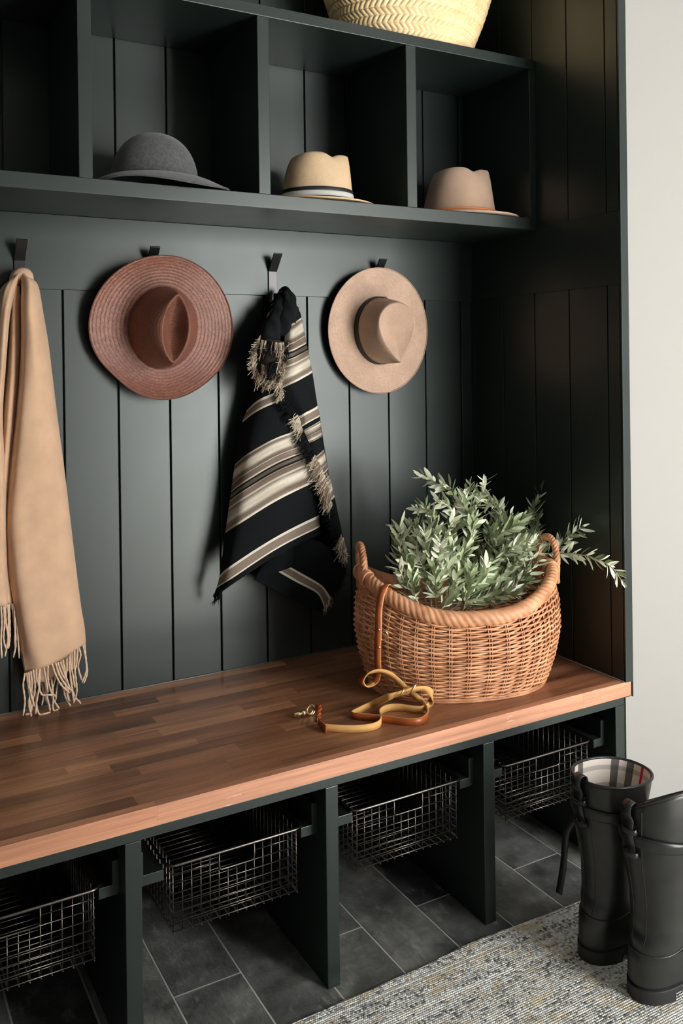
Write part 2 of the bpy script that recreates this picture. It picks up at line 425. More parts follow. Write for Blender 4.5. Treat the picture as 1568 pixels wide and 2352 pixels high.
def plaid():
    m, nt, b = newmat('checked_lining')
    uv = N(nt, 'ShaderNodeUVMap'); sep = N(nt, 'ShaderNodeSeparateXYZ'); LK(nt, uv.outputs[0], sep.inputs[0])
    def bands(x, per, lo, hi): 
        f = mathn(nt, 'FRACT', mathn(nt, 'MULTIPLY', x, per))
        return mathn(nt, 'MULTIPLY', mathn(nt, 'GREATER_THAN', f, lo), mathn(nt, 'LESS_THAN', f, hi))
    u, v = sep.outputs[0], sep.outputs[1]
    k = mathn(nt, 'MAXIMUM', bands(u, 4, 0.12, 0.27), bands(u, 4, 0.42, 0.57))
    h = bands(v, 9, 0.35, 0.62)
    rd = bands(u, 2, 0.955, 0.985)
    c = mixc(nt, mathn(nt, 'MULTIPLY', h, 0.45), srgb(214,204,194), srgb(90,86,84))
    c = mixc(nt, mathn(nt, 'MULTIPLY', k, 0.85), c, srgb(38,38,42))
    c = mixc(nt, rd, c, srgb(170,36,46))
    LK(nt, c, b.inputs['Base Color']); b.inputs['Roughness'].default_value = 0.9
    return m
M['plaid'] = plaid()
def rugmat():
    m, nt, b = newmat('woven_rug')
    v = coords(nt)
    sep = N(nt, 'ShaderNodeSeparateXYZ'); LK(nt, v, sep.inputs[0])
    row = mathn(nt, 'MULTIPLY', sep.outputs[1], 190.0); fl = mathn(nt, 'FLOOR', row); fr = mathn(nt, 'FRACT', row)
    cx = mathn(nt, 'ADD', mathn(nt, 'MULTIPLY', sep.outputs[0], 210.0), mathn(nt, 'MULTIPLY', fl, 0.37)); fc = mathn(nt, 'FRACT', cx)
    cid = N(nt, 'ShaderNodeCombineXYZ'); LK(nt, mathn(nt, 'FLOOR', cx), cid.inputs[0]); LK(nt, fl, cid.inputs[1])
    wn = N(nt, 'ShaderNodeTexWhiteNoise', noise_dimensions='2D'); LK(nt, cid.outputs[0], wn.inputs['Vector'])
    # motif regions
    mp = N(nt, 'ShaderNodeMapping'); mp.inputs['Scale'].default_value = (14, 22, 1); LK(nt, v, mp.inputs[0])
    reg = noise(nt, mp.outputs[0], 1.0, 4, 0.65)
    mp2 = N(nt, 'ShaderNodeMapping'); mp2.inputs['Scale'].default_value = (20, 34, 1); mp2.inputs['Location'].default_value = (5, 2, 0); LK(nt, v, mp2.inputs[0])
    vor = N(nt, 'ShaderNodeTexVoronoi', feature='DISTANCE_TO_EDGE'); vor.inputs['Scale'].default_value = 1.0; LK(nt, mp2.outputs[0], vor.inputs['Vector'])
    rw = N(nt, 'ShaderNodeTexWhiteNoise', noise_dimensions='1D'); LK(nt, fl, rw.inputs['W'])
    mp3 = N(nt, 'ShaderNodeMapping'); mp3.inputs['Scale'].default_value = (42, 0, 1); LK(nt, v, mp3.inputs[0])
    ad3 = N(nt, 'ShaderNodeCombineXYZ'); LK(nt, mathn(nt, 'MULTIPLY', fl, 3.7), ad3.inputs[1])
    sum3 = N(nt, 'ShaderNodeVectorMath', operation='ADD'); LK(nt, mp3.outputs[0], sum3.inputs[0]); LK(nt, ad3.outputs[0], sum3.inputs[1])
    streak = noise(nt, sum3.outputs[0], 1.0, 3, 0.7)
    t = mathn(nt, 'ADD', mathn(nt, 'MULTIPLY', wn.outputs[0], 0.18), mathn(nt, 'ADD', mathn(nt, 'MULTIPLY', reg, 0.30), mathn(nt, 'ADD', mathn(nt, 'MULTIPLY', rw.outputs[0], 0.10), mathn(nt, 'MULTIPLY', streak, 0.46))))
    pal = ramp(nt, [(0.38, srgb(96,96,94)), (0.45, srgb(166,168,164)), (0.51, srgb(222,224,218)), (0.62, srgb(250,250,244))]); LK(nt, t, pal.inputs[0])
    och = mathn(nt, 'MULTIPLY', mathn(nt, 'LESS_THAN', vor.outputs['Distance'], 0.13), mathn(nt, 'GREATER_THAN', mathn(nt, 'ADD', reg, mathn(nt, 'MULTIPLY', wn.outputs[0], 0.16)), 0.63))
    c = mixc(nt, mathn(nt, 'MULTIPLY', och, 0.55), pal.outputs[0], srgb(206,178,120))
    LK(nt, c, b.inputs['Base Color']); b.inputs['Roughness'].default_value = 0.95
    h = mathn(nt, 'MULTIPLY', mathn(nt, 'SINE', mathn(nt, 'MULTIPLY', fr, PI)), mathn(nt, 'POWER', mathn(nt, 'SINE', mathn(nt, 'MULTIPLY', fc, PI)), 0.6))
    bump(nt, b, h, 0.7, 0.003)
    return m
M['rug'] = rugmat()

# ---- measured shapes of the hanging cloth and the leash, metres
BL_FRONT = [[0.0,[[-0.9077,-0.0507,0.7011],[-0.8875,-0.1015,0.7347],[-0.7604,-0.1233,0.8053],[-0.6604,-0.1015,0.8299],[-0.5866,-0.058,0.8351]]],[0.02,[[-0.8989,-0.0507,0.7206],[-0.8725,-0.1015,0.7588],[-0.7551,-0.1261,0.826],[-0.6589,-0.1044,0.8504],[-0.5905,-0.058,0.8563]]],[0.055,[[-0.8885,-0.0507,0.7538],[-0.8721,-0.1015,0.794],[-0.7554,-0.1276,0.8586],[-0.6599,-0.1073,0.8841],[-0.5942,-0.058,0.8884]]],[0.145,[[-0.8709,-0.0507,0.865],[-0.8459,-0.1015,0.9004],[-0.7516,-0.1305,0.9543],[-0.6647,-0.1088,0.9782],[-0.6039,-0.058,0.982]]],[0.22,[[-0.8559,-0.0507,0.9564],[-0.831,-0.1015,0.9929],[-0.7504,-0.1305,1.0383],[-0.6715,-0.1088,1.0578],[-0.6125,-0.058,1.0605]]],[0.3,[[-0.8409,-0.0507,1.046],[-0.8185,-0.1015,1.0826],[-0.7557,-0.1305,1.118],[-0.6863,-0.1088,1.1329],[-0.6302,-0.0652,1.1408]]],[0.375,[[-0.8179,-0.0507,1.1568],[-0.7974,-0.0943,1.1871],[-0.765,-0.1233,1.2067],[-0.7077,-0.1015,1.2216],[-0.6598,-0.0725,1.2301]]],[0.41,[[-0.8047,-0.0507,1.1879],[-0.7925,-0.0899,1.2157],[-0.7688,-0.116,1.2308],[-0.7204,-0.1015,1.2466],[-0.6729,-0.0725,1.2543]]],[0.48,[[-0.7784,-0.0435,1.2741],[-0.7714,-0.0798,1.3023],[-0.7556,-0.1015,1.3184],[-0.7187,-0.087,1.3299],[-0.681,-0.0725,1.3381]]],[0.56,[[-0.7509,-0.0435,1.3865],[-0.7498,-0.0725,1.4067],[-0.7369,-0.087,1.4239],[-0.7098,-0.0798,1.4328],[-0.6813,-0.0652,1.4398]]],[0.6,[[-0.7261,-0.0435,1.4702],[-0.727,-0.0652,1.4807],[-0.7186,-0.0725,1.491],[-0.7018,-0.0652,1.4955],[-0.6876,-0.058,1.4988]]]]
BL_RIGHT = [[0.33,[[-0.714,-0.0743,1.5005],[-0.7081,-0.0972,1.5107],[-0.6865,-0.0878,1.4943],[-0.6589,-0.054,1.4829]]],[0.315,[[-0.7167,-0.0945,1.4555],[-0.7109,-0.1147,1.4602],[-0.6831,-0.1012,1.4639],[-0.6457,-0.054,1.4602]]],[0.3005,[[-0.7181,-0.1147,1.4135],[-0.7099,-0.1323,1.4198],[-0.6852,-0.1147,1.429],[-0.6392,-0.054,1.4422]]],[0.225,[[-0.7304,-0.1242,1.3295],[-0.7132,-0.1418,1.3384],[-0.6766,-0.1215,1.3502],[-0.6225,-0.054,1.361]]],[0.145,[[-0.7387,-0.1282,1.2475],[-0.7137,-0.1458,1.2622],[-0.6671,-0.1215,1.2762],[-0.6071,-0.054,1.2879]]],[0.055,[[-0.6865,-0.1282,1.1726],[-0.6737,-0.1418,1.1832],[-0.643,-0.1215,1.1895],[-0.5918,-0.054,1.1947]]],[0.02,[[-0.6777,-0.1256,1.144],[-0.664,-0.135,1.1545],[-0.6331,-0.1147,1.1615],[-0.5846,-0.054,1.165]]],[0.3799,[[-0.6475,-0.1147,1.0923],[-0.6362,-0.1188,1.0967],[-0.6132,-0.1012,1.1002],[-0.5778,-0.054,1.101]]],[0.3,[[-0.6269,-0.108,1.0597],[-0.6187,-0.108,1.0651],[-0.6031,-0.0945,1.0691],[-0.5727,-0.054,1.0712]]],[0.22,[[-0.5955,-0.1012,0.9994],[-0.5898,-0.0985,1.0023],[-0.576,-0.081,1.0031],[-0.5582,-0.054,1.0039]]],[0.145,[[-0.5734,-0.0945,0.9329],[-0.5662,-0.0891,0.9352],[-0.555,-0.0743,0.9348],[-0.537,-0.0473,0.9323]]],[0.09,[[-0.5498,-0.0878,0.8544],[-0.5431,-0.081,0.8551],[-0.5326,-0.0675,0.8556],[-0.5157,-0.0405,0.8535]]],[0.055,[[-0.5352,-0.081,0.8163],[-0.5285,-0.0743,0.8169],[-0.5193,-0.0608,0.8161],[-0.5062,-0.0405,0.815]]],[0.02,[[-0.5244,-0.081,0.7808],[-0.5177,-0.0743,0.7812],[-0.5084,-0.0608,0.7802],[-0.4952,-0.0405,0.7775]]]]
BL_LOWER = [[0.13,[[-0.703,-0.054,0.836],[-0.6426,-0.0675,0.8317],[-0.5811,-0.0675,0.8068],[-0.5066,-0.0473,0.7576]]],[0.1,[[-0.7002,-0.0608,0.7974],[-0.6469,-0.0743,0.7793],[-0.5857,-0.0743,0.7416],[-0.5146,-0.0473,0.7025]]],[0.055,[[-0.7105,-0.0675,0.7689],[-0.6644,-0.081,0.7396],[-0.5998,-0.081,0.6963],[-0.5665,-0.0675,0.6583]]],[0.02,[[-0.737,-0.0675,0.7555],[-0.6848,-0.081,0.7207],[-0.6138,-0.081,0.6764],[-0.585,-0.0675,0.6316]]],[0.0,[[-0.7937,-0.0608,0.7343],[-0.73,-0.0783,0.6931],[-0.6401,-0.0783,0.6422],[-0.5935,-0.0675,0.6158]]]]
BL_BACK = [[0.47,[[-0.7202,-0.02,1.4778],[-0.6819,-0.03,1.4901],[-0.6308,-0.02,1.4735]]],[0.46,[[-0.7597,-0.02,1.2974],[-0.6871,-0.035,1.2963],[-0.5971,-0.02,1.3073]]],[0.45,[[-0.7802,-0.018,1.1665],[-0.689,-0.035,1.1635],[-0.5669,-0.02,1.1577]]],[0.46,[[-0.7942,-0.018,1.0004],[-0.6914,-0.035,0.9946],[-0.538,-0.02,0.9939]]],[0.47,[[-0.7845,-0.018,0.8566],[-0.6785,-0.032,0.8478],[-0.5043,-0.02,0.8341]]],[0.46,[[-0.7,-0.018,0.7507],[-0.6382,-0.03,0.7332],[-0.4867,-0.02,0.7375]]]]
BL_TUCK = [[0.1,[[-0.7758,-0.0675,0.7698],[-0.7363,-0.0945,0.8053],[-0.6861,-0.081,0.8149]]],[0.085,[[-0.7889,-0.0675,0.7503],[-0.7353,-0.0918,0.7813],[-0.685,-0.081,0.7969]]],[0.075,[[-0.7956,-0.0621,0.7325],[-0.7461,-0.0864,0.7511],[-0.6895,-0.0783,0.7589]]]]
BL_FLAP = [[0,[[-0.7916,-0.1125,1.3876],[-0.774,-0.15,1.3774],[-0.7178,-0.1313,1.3711]]],[0.3,[[-0.8006,-0.1063,1.3499],[-0.7796,-0.1475,1.3433],[-0.7209,-0.1313,1.3375]]],[0.6,[[-0.8008,-0.1,1.3154],[-0.7791,-0.14,1.307],[-0.7247,-0.125,1.3028]]],[1,[[-0.7807,-0.0938,1.2769],[-0.7675,-0.125,1.2689],[-0.7348,-0.1187,1.2832]]]]
BL_LOBE_A = [[-0.6965,-0.055,1.5143],[-0.7081,-0.07,1.4915],[-0.7271,-0.092,1.459],[-0.7469,-0.105,1.4195],[-0.7629,-0.108,1.3879],[-0.767,-0.1,1.3719]]
BL_LOBE_B = [[-0.6913,-0.05,1.5197],[-0.6895,-0.07,1.5015],[-0.6968,-0.092,1.4713],[-0.7105,-0.108,1.4396],[-0.7247,-0.115,1.4111],[-0.7293,-0.108,1.3927]]
BL_TAB = [[0.145,[[-0.7247,-0.085,1.4853],[-0.7363,-0.09,1.4788],[-0.7359,-0.07,1.4743]]],[0.19,[[-0.7427,-0.1,1.4582],[-0.753,-0.1,1.4522],[-0.7527,-0.08,1.4475]]],[0.22,[[-0.7557,-0.105,1.431],[-0.7624,-0.1,1.4276],[-0.7631,-0.085,1.4237]]]]
FR_EDGE = [[[-0.7204,-0.1365,1.3686],[-0.7456,-0.156,1.3544],"t"],[[-0.7286,-0.1365,1.3375],[-0.7618,-0.1625,1.326],"t"],[[-0.7271,-0.13,1.3086],[-0.7492,-0.156,1.2837],"t"],[[-0.7371,-0.1261,1.2833],[-0.7586,-0.143,1.2495],"c"],[[-0.7376,-0.1261,1.2475],[-0.7564,-0.143,1.2197],"c"],[[-0.7199,-0.1261,1.2215],[-0.7491,-0.143,1.1999],"k"],[[-0.6938,-0.1248,1.1856],[-0.7355,-0.143,1.165],"k"],[[-0.6835,-0.1248,1.1712],[-0.719,-0.143,1.1516],"c"],[[-0.6746,-0.1222,1.1437],[-0.7058,-0.1365,1.1205],"c"],[[-0.6642,-0.117,1.1253],[-0.7054,-0.13,1.1049],"k"],[[-0.6467,-0.1131,1.0922],[-0.685,-0.13,1.0652],"k"],[[-0.6301,-0.1066,1.0669],[-0.6581,-0.1235,1.0465],"k"],[[-0.6221,-0.104,1.0566],[-0.659,-0.1196,1.0273],"c"],[[-0.6061,-0.1014,1.0266],[-0.642,-0.117,0.9998],"t"],[[-0.5935,-0.1001,0.998],[-0.6331,-0.117,0.966],"t"],[[-0.5801,-0.0949,0.9626],[-0.6125,-0.1105,0.9277],"t"],[[-0.5701,-0.091,0.931],[-0.593,-0.104,0.8962],"c"],[[-0.5655,-0.0897,0.9122],[-0.5958,-0.104,0.8929],"k"],[[-0.5534,-0.0871,0.8742],[-0.5855,-0.1014,0.8433],"k"],[[-0.5398,-0.0819,0.8317],[-0.5636,-0.0936,0.8094],"k"],[[-0.5363,-0.0806,0.8213],[-0.5595,-0.091,0.7939],"c"],[[-0.5281,-0.078,0.8003],[-0.5485,-0.0858,0.7698],"t"],[[-0.5147,-0.0715,0.7779],[-0.5147,-0.078,0.7434],"c"]]
FR_LOWER = [[[-0.5064,-0.0468,0.755],[-0.5042,-0.0546,0.7238],"k"],[[-0.5127,-0.0468,0.7184],[-0.5227,-0.0585,0.6873],"k"],[[-0.5318,-0.052,0.6896],[-0.5473,-0.0611,0.664],"k"],[[-0.5543,-0.0585,0.6644],[-0.5639,-0.065,0.6402],"k"],[[-0.5651,-0.065,0.6563],[-0.5683,-0.0676,0.6341],"t"],[[-0.5836,-0.065,0.6308],[-0.5881,-0.0676,0.6126],"t"]]
FR_FLAP = [[[-0.7937,-0.117,1.3875],[-0.8141,-0.1365,1.3664],"c"],[[-0.7999,-0.1105,1.3555],[-0.8268,-0.1365,1.3415],"c"],[[-0.8012,-0.104,1.3269],[-0.828,-0.13,1.3099],"c"],[[-0.7991,-0.1014,1.2981],[-0.8186,-0.13,1.2734],"t"],[[-0.7831,-0.0988,1.277],[-0.7998,-0.1235,1.2524],"t"],[[-0.7698,-0.13,1.2679],[-0.7863,-0.143,1.2468],"t"],[[-0.7378,-0.1248,1.2822],[-0.7502,-0.1365,1.2572],"c"]]
FR_INNER = [[[-0.8033,-0.1456,1.3707],[-0.8135,-0.156,1.3377],"t"],[[-0.7863,-0.1625,1.3657],[-0.8028,-0.1755,1.3318],"k"],[[-0.7613,-0.1625,1.3634],[-0.768,-0.1755,1.3372],"t"],[[-0.7263,-0.143,1.3638],[-0.7397,-0.156,1.3258],"k"],[[-0.7334,-0.143,1.3202],[-0.7491,-0.156,1.2883],"t"],[[-0.7778,-0.156,1.3114],[-0.7901,-0.1625,1.2777],"k"],[[-0.794,-0.1235,1.3095],[-0.8004,-0.1365,1.2731],"t"]]
FR_CORNER = [[[-0.9056,-0.0455,0.7031],[-0.9052,-0.0468,0.6849],"k"],[[-0.8997,-0.0585,0.7098],[-0.903,-0.0598,0.6853],"k"],[[-0.8913,-0.0715,0.7195],[-0.9007,-0.0728,0.6971],"k"]]
SC_RIGHT = [[[-1.3866,-0.045,1.5305],[-1.3855,-0.056,1.5357],[-1.3783,-0.06,1.5335],[-1.3686,-0.05,1.5296],[-1.3621,-0.03,1.5265]],[[-1.381,-0.04,1.5145],[-1.3803,-0.07,1.512],[-1.3693,-0.08,1.5115],[-1.3537,-0.06,1.5106],[-1.3411,-0.025,1.5108]],[[-1.3817,-0.04,1.4626],[-1.3824,-0.078,1.4581],[-1.3696,-0.088,1.4536],[-1.3475,-0.065,1.4493],[-1.3291,-0.022,1.4458]],[[-1.3828,-0.04,1.3795],[-1.3822,-0.082,1.3762],[-1.3654,-0.092,1.3739],[-1.339,-0.068,1.3704],[-1.3177,-0.022,1.3695]],[[-1.3878,-0.04,1.2965],[-1.3843,-0.082,1.2946],[-1.3621,-0.09,1.2942],[-1.3319,-0.068,1.2936],[-1.3094,-0.022,1.2929]],[[-1.398,-0.04,1.1931],[-1.3911,-0.08,1.1948],[-1.3625,-0.085,1.1938],[-1.3232,-0.068,1.1914],[-1.2982,-0.022,1.1881]],[[-1.4135,-0.04,1.0596],[-1.4017,-0.075,1.0624],[-1.3633,-0.08,1.0602],[-1.3098,-0.064,1.0546],[-1.2823,-0.022,1.0482]],[[-1.4238,-0.04,0.9471],[-1.4084,-0.072,0.9505],[-1.3586,-0.074,0.9459],[-1.2982,-0.06,0.9377],[-1.2701,-0.022,0.9292]],[[-1.4192,-0.04,0.8436],[-1.4016,-0.07,0.8473],[-1.3492,-0.07,0.8409],[-1.2884,-0.056,0.8306],[-1.2588,-0.022,0.8203]],[[-1.4055,-0.038,0.738],[-1.3885,-0.066,0.7422],[-1.3367,-0.066,0.7346],[-1.2758,-0.054,0.728],[-1.2474,-0.022,0.7195]],[[-1.3933,-0.036,0.6578],[-1.3746,-0.06,0.6612],[-1.3267,-0.062,0.6611],[-1.2677,-0.052,0.6701],[-1.2395,-0.022,0.6664]],[[-1.3839,-0.034,0.5816],[-1.3545,-0.055,0.5941],[-1.3175,-0.058,0.602],[-1.2626,-0.05,0.6251],[-1.2368,-0.022,0.6248]]]
SC_UNDER = [[[-1.3921,-0.03,1.5254],[-1.3791,-0.036,1.5295],[-1.3641,-0.03,1.5264]],[[-1.3997,-0.03,1.4005],[-1.3708,-0.036,1.4005],[-1.3232,-0.02,1.3908]],[[-1.4099,-0.028,1.193],[-1.3631,-0.034,1.1914],[-1.3005,-0.018,1.188]],[[-1.4226,-0.026,0.9449],[-1.3558,-0.032,0.9392],[-1.272,-0.016,0.9284]],[[-1.4072,-0.024,0.7349],[-1.3378,-0.03,0.7261],[-1.2514,-0.016,0.71]],[[-1.3769,-0.02,0.5457],[-1.3212,-0.028,0.5535],[-1.2532,-0.016,0.5697]]]
SC_MIDDLE = [[[-1.402,-0.04,1.5035],[-1.3957,-0.05,1.508],[-1.3825,-0.036,1.5044]],[[-1.4076,-0.035,1.4624],[-1.3982,-0.05,1.4616],[-1.3818,-0.035,1.4608]],[[-1.4106,-0.035,1.3796],[-1.4021,-0.055,1.379],[-1.3814,-0.032,1.3776]],[[-1.4176,-0.035,1.297],[-1.4076,-0.058,1.2969],[-1.3855,-0.032,1.2943]],[[-1.4287,-0.035,1.1941],[-1.417,-0.06,1.1949],[-1.3944,-0.03,1.1904]],[[-1.4335,-0.03,1.06],[-1.4276,-0.055,1.0622],[-1.408,-0.03,1.0582]],[[-1.4389,-0.03,0.9471],[-1.4321,-0.05,0.9495],[-1.4154,-0.03,0.9448]],[[-1.4402,-0.03,0.8442],[-1.4312,-0.048,0.8466],[-1.4128,-0.03,0.8408]],[[-1.4391,-0.028,0.7508],[-1.4261,-0.045,0.753],[-1.4017,-0.028,0.7506]]]
SC_LEFT = [[[-1.4001,-0.03,1.5251],[-1.3954,-0.05,1.5318],[-1.3898,-0.058,1.5353],[-1.3828,-0.04,1.5352]],[[-1.428,-0.03,1.4932],[-1.4197,-0.065,1.4989],[-1.4089,-0.07,1.4968],[-1.397,-0.045,1.4909]],[[-1.4419,-0.025,1.421],[-1.4349,-0.07,1.4241],[-1.4249,-0.08,1.4288],[-1.4114,-0.05,1.4305]],[[-1.4547,-0.022,1.2975],[-1.4449,-0.075,1.2997],[-1.4349,-0.085,1.3026],[-1.4228,-0.05,1.3023]],[[-1.4714,-0.022,1.1953],[-1.4576,-0.075,1.1973],[-1.4429,-0.085,1.1972],[-1.43,-0.05,1.1949]],[[-1.4856,-0.022,1.063],[-1.4669,-0.075,1.0672],[-1.4417,-0.085,1.0664],[-1.4249,-0.05,1.0615]],[[-1.4975,-0.022,0.9517],[-1.4735,-0.072,0.9569],[-1.4424,-0.08,0.9551],[-1.425,-0.048,0.9485]],[[-1.5063,-0.022,0.8508],[-1.4783,-0.07,0.8567],[-1.441,-0.075,0.8531],[-1.4239,-0.045,0.8451]],[[-1.5133,-0.022,0.75],[-1.4808,-0.066,0.7608],[-1.4376,-0.07,0.7585],[-1.4207,-0.042,0.7535]]]
SC_TASSELS = [[[-1.3867,-0.05,0.587],[-1.3917,-0.054,0.5592],[-1.3875,-0.05,0.5209],[-1.3926,-0.054,0.4882]],[[-1.3831,-0.052,0.588],[-1.3793,-0.056,0.5523],[-1.3759,-0.052,0.5245],[-1.374,-0.056,0.4974]],[[-1.3794,-0.054,0.589],[-1.3758,-0.058,0.5419],[-1.3656,-0.054,0.5034]],[[-1.3744,-0.054,0.5911],[-1.3726,-0.058,0.5568],[-1.3793,-0.054,0.5185],[-1.3764,-0.058,0.4945],[-1.3739,-0.054,0.4781]],[[-1.3686,-0.055,0.5935],[-1.3657,-0.059,0.561],[-1.3664,-0.055,0.5288]],[[-1.3616,-0.055,0.5943],[-1.3616,-0.059,0.5706],[-1.3531,-0.055,0.547]],[[-1.3537,-0.056,0.5963],[-1.3579,-0.06,0.5599],[-1.3495,-0.056,0.531],[-1.3341,-0.06,0.5283],[-1.3171,-0.056,0.5226]],[[-1.3537,-0.056,0.5963],[-1.356,-0.06,0.5543],[-1.3618,-0.056,0.5157],[-1.3649,-0.06,0.4887]],[[-1.3448,-0.057,0.5981],[-1.34,-0.061,0.562],[-1.3355,-0.057,0.5338]],[[-1.3347,-0.057,0.5984],[-1.3359,-0.061,0.5665],[-1.3274,-0.057,0.5323],[-1.3182,-0.061,0.5213]],[[-1.3255,-0.057,0.601],[-1.3175,-0.061,0.5735],[-1.3027,-0.057,0.5433],[-1.2852,-0.061,0.5233]],[[-1.3173,-0.057,0.6016],[-1.3093,-0.061,0.572],[-1.2924,-0.057,0.5413],[-1.2769,-0.061,0.5259]],[[-1.312,-0.056,0.6015],[-1.3029,-0.06,0.5727],[-1.2859,-0.056,0.543]],[[-1.3058,-0.056,0.6025],[-1.2948,-0.06,0.5669],[-1.281,-0.056,0.523]],[[-1.2994,-0.055,0.6053],[-1.2945,-0.059,0.574],[-1.2908,-0.055,0.551],[-1.2868,-0.059,0.5251]],[[-1.29,-0.055,0.6079],[-1.2913,-0.059,0.5787],[-1.2939,-0.055,0.5463],[-1.2871,-0.059,0.5019]],[[-1.2846,-0.054,0.6119],[-1.2838,-0.058,0.577],[-1.2774,-0.054,0.5217],[-1.2745,-0.058,0.4991]],[[-1.2812,-0.053,0.6174],[-1.2833,-0.057,0.603],[-1.2766,-0.053,0.5689],[-1.2717,-0.057,0.5321]],[[-1.2715,-0.052,0.6208],[-1.2718,-0.056,0.5848],[-1.2682,-0.052,0.5511],[-1.2674,-0.056,0.5204],[-1.2752,-0.052,0.493]],[[-1.2626,-0.05,0.6251],[-1.266,-0.054,0.5938],[-1.2718,-0.05,0.5618],[-1.2772,-0.054,0.5386]],[[-1.2589,-0.048,0.626],[-1.2559,-0.052,0.6074],[-1.2616,-0.048,0.5806],[-1.2546,-0.052,0.5465]],[[-1.2475,-0.04,0.6273],[-1.2425,-0.044,0.5975],[-1.2398,-0.04,0.5636],[-1.2518,-0.044,0.537]],[[-1.242,-0.035,0.6282],[-1.2403,-0.039,0.5935],[-1.2366,-0.035,0.5562],[-1.2464,-0.039,0.5323]],[[-1.3624,-0.05,0.5368],[-1.3615,-0.054,0.5046],[-1.355,-0.05,0.4811],[-1.3417,-0.054,0.4756],[-1.3288,-0.05,0.4726]],[[-1.3379,-0.04,0.5541],[-1.3351,-0.044,0.5191],[-1.3295,-0.04,0.4935],[-1.3286,-0.044,0.4705]],[[-1.3236,-0.04,0.5577],[-1.3208,-0.044,0.5163],[-1.3204,-0.04,0.4832],[-1.3091,-0.044,0.4665]],[[-1.3129,-0.038,0.5593],[-1.3244,-0.042,0.5269],[-1.3197,-0.038,0.5088],[-1.3066,-0.042,0.4705]],[[-1.3,-0.036,0.5627],[-1.2951,-0.04,0.5259],[-1.2883,-0.036,0.502],[-1.2789,-0.04,0.4834]],[[-1.2912,-0.034,0.5647],[-1.2883,-0.038,0.5293],[-1.2795,-0.034,0.4943]],[[-1.2781,-0.032,0.5682],[-1.2752,-0.036,0.5368],[-1.2684,-0.032,0.5053],[-1.2527,-0.036,0.4821]],[[-1.3442,-0.03,0.549],[-1.3413,-0.034,0.5223],[-1.3449,-0.03,0.4953]],[[-1.3029,-0.03,0.5593],[-1.3104,-0.034,0.5269],[-1.3119,-0.03,0.5015]],[[-1.3685,-0.03,0.5504],[-1.3657,-0.034,0.5165],[-1.3715,-0.03,0.4797],[-1.3844,-0.034,0.4681]],[[-1.3298,-0.03,0.5526],[-1.3372,-0.034,0.5162],[-1.3285,-0.03,0.4942]]]
SC_TASSELS2 = [[[-1.4407,-0.065,0.7578],[-1.4399,-0.069,0.7201],[-1.4417,-0.065,0.6787],[-1.4409,-0.069,0.6371]],[[-1.4353,-0.067,0.7574],[-1.4344,-0.071,0.7197],[-1.4362,-0.067,0.6834],[-1.4323,-0.071,0.6585]],[[-1.4312,-0.066,0.7586],[-1.4313,-0.07,0.7241],[-1.4264,-0.066,0.6846],[-1.4293,-0.07,0.6577]],[[-1.4255,-0.06,0.7584],[-1.4246,-0.064,0.7266],[-1.4255,-0.06,0.6747],[-1.4334,-0.064,0.6384]],[[-1.42,-0.05,0.7574],[-1.4202,-0.054,0.7132],[-1.42,-0.05,0.6763],[-1.4239,-0.054,0.6523]],[[-1.4467,-0.066,0.7568],[-1.4478,-0.07,0.7114],[-1.4518,-0.066,0.6503]],[[-1.4086,-0.04,0.7534],[-1.4069,-0.044,0.7086],[-1.407,-0.04,0.6456]],[[-1.4039,-0.035,0.7474],[-1.4004,-0.039,0.6857],[-1.3966,-0.035,0.6196]],[[-1.4122,-0.038,0.7534],[-1.4051,-0.042,0.6665],[-1.4099,-0.038,0.6248]]]
LEASH_A = [[[-0.8127,-0.4788,0.489],[0,0,1]],[[-0.7889,-0.4996,0.489],[0,0,1]],[[-0.757,-0.5206,0.489],[0,0,1]],[[-0.7245,-0.5313,0.489],[0,0,1]],[[-0.6977,-0.5269,0.489],[0,0,1]],[[-0.6787,-0.5072,0.489],[0,0,1]],[[-0.6634,-0.4772,0.489],[0,0,1]],[[-0.6424,-0.4605,0.489],[0,0,1]],[[-0.6203,-0.4588,0.489],[0,0,1]],[[-0.5987,-0.4717,0.489],[0,0,1]],[[-0.5811,-0.4948,0.489],[0,0,1]],[[-0.5607,-0.507,0.489],[0,0,1]],[[-0.5301,-0.49,0.489],[0,0,1]],[[-0.5266,-0.497,0.5033],[0,0,1]],[[-0.5336,-0.502,0.5216],[0,0,1]],[[-0.5526,-0.503,0.5349],[0.3,-0.5,0.8]],[[-0.5779,-0.5,0.5377],[0.3,-0.5,0.8]],[[-0.6027,-0.492,0.5329],[0.3,-0.5,0.8]],[[-0.6383,-0.478,0.524],[0.3,-0.5,0.8]],[[-0.6456,-0.4232,0.491],[0,0,1]],[[-0.6914,-0.435,0.489],[0,0,1]],[[-0.7209,-0.448,0.489],[0,0,1]],[[-0.7171,-0.4632,0.489],[0,0,1]],[[-0.6881,-0.4911,0.489],[0,0,1]],[[-0.6611,-0.5212,0.489],[0,0,1]],[[-0.6344,-0.5509,0.489],[0,0,1]],[[-0.6061,-0.5609,0.489],[0,0,1]],[[-0.5768,-0.5468,0.489],[0,0,1]],[[-0.5565,-0.5184,0.49],[0,0,1]],[[-0.5489,-0.4883,0.496],[0,0,1]],[[-0.5589,-0.472,0.5091],[0.3,-0.5,0.8]],[[-0.5707,-0.449,0.5219],[0.3,-0.5,0.8]]]
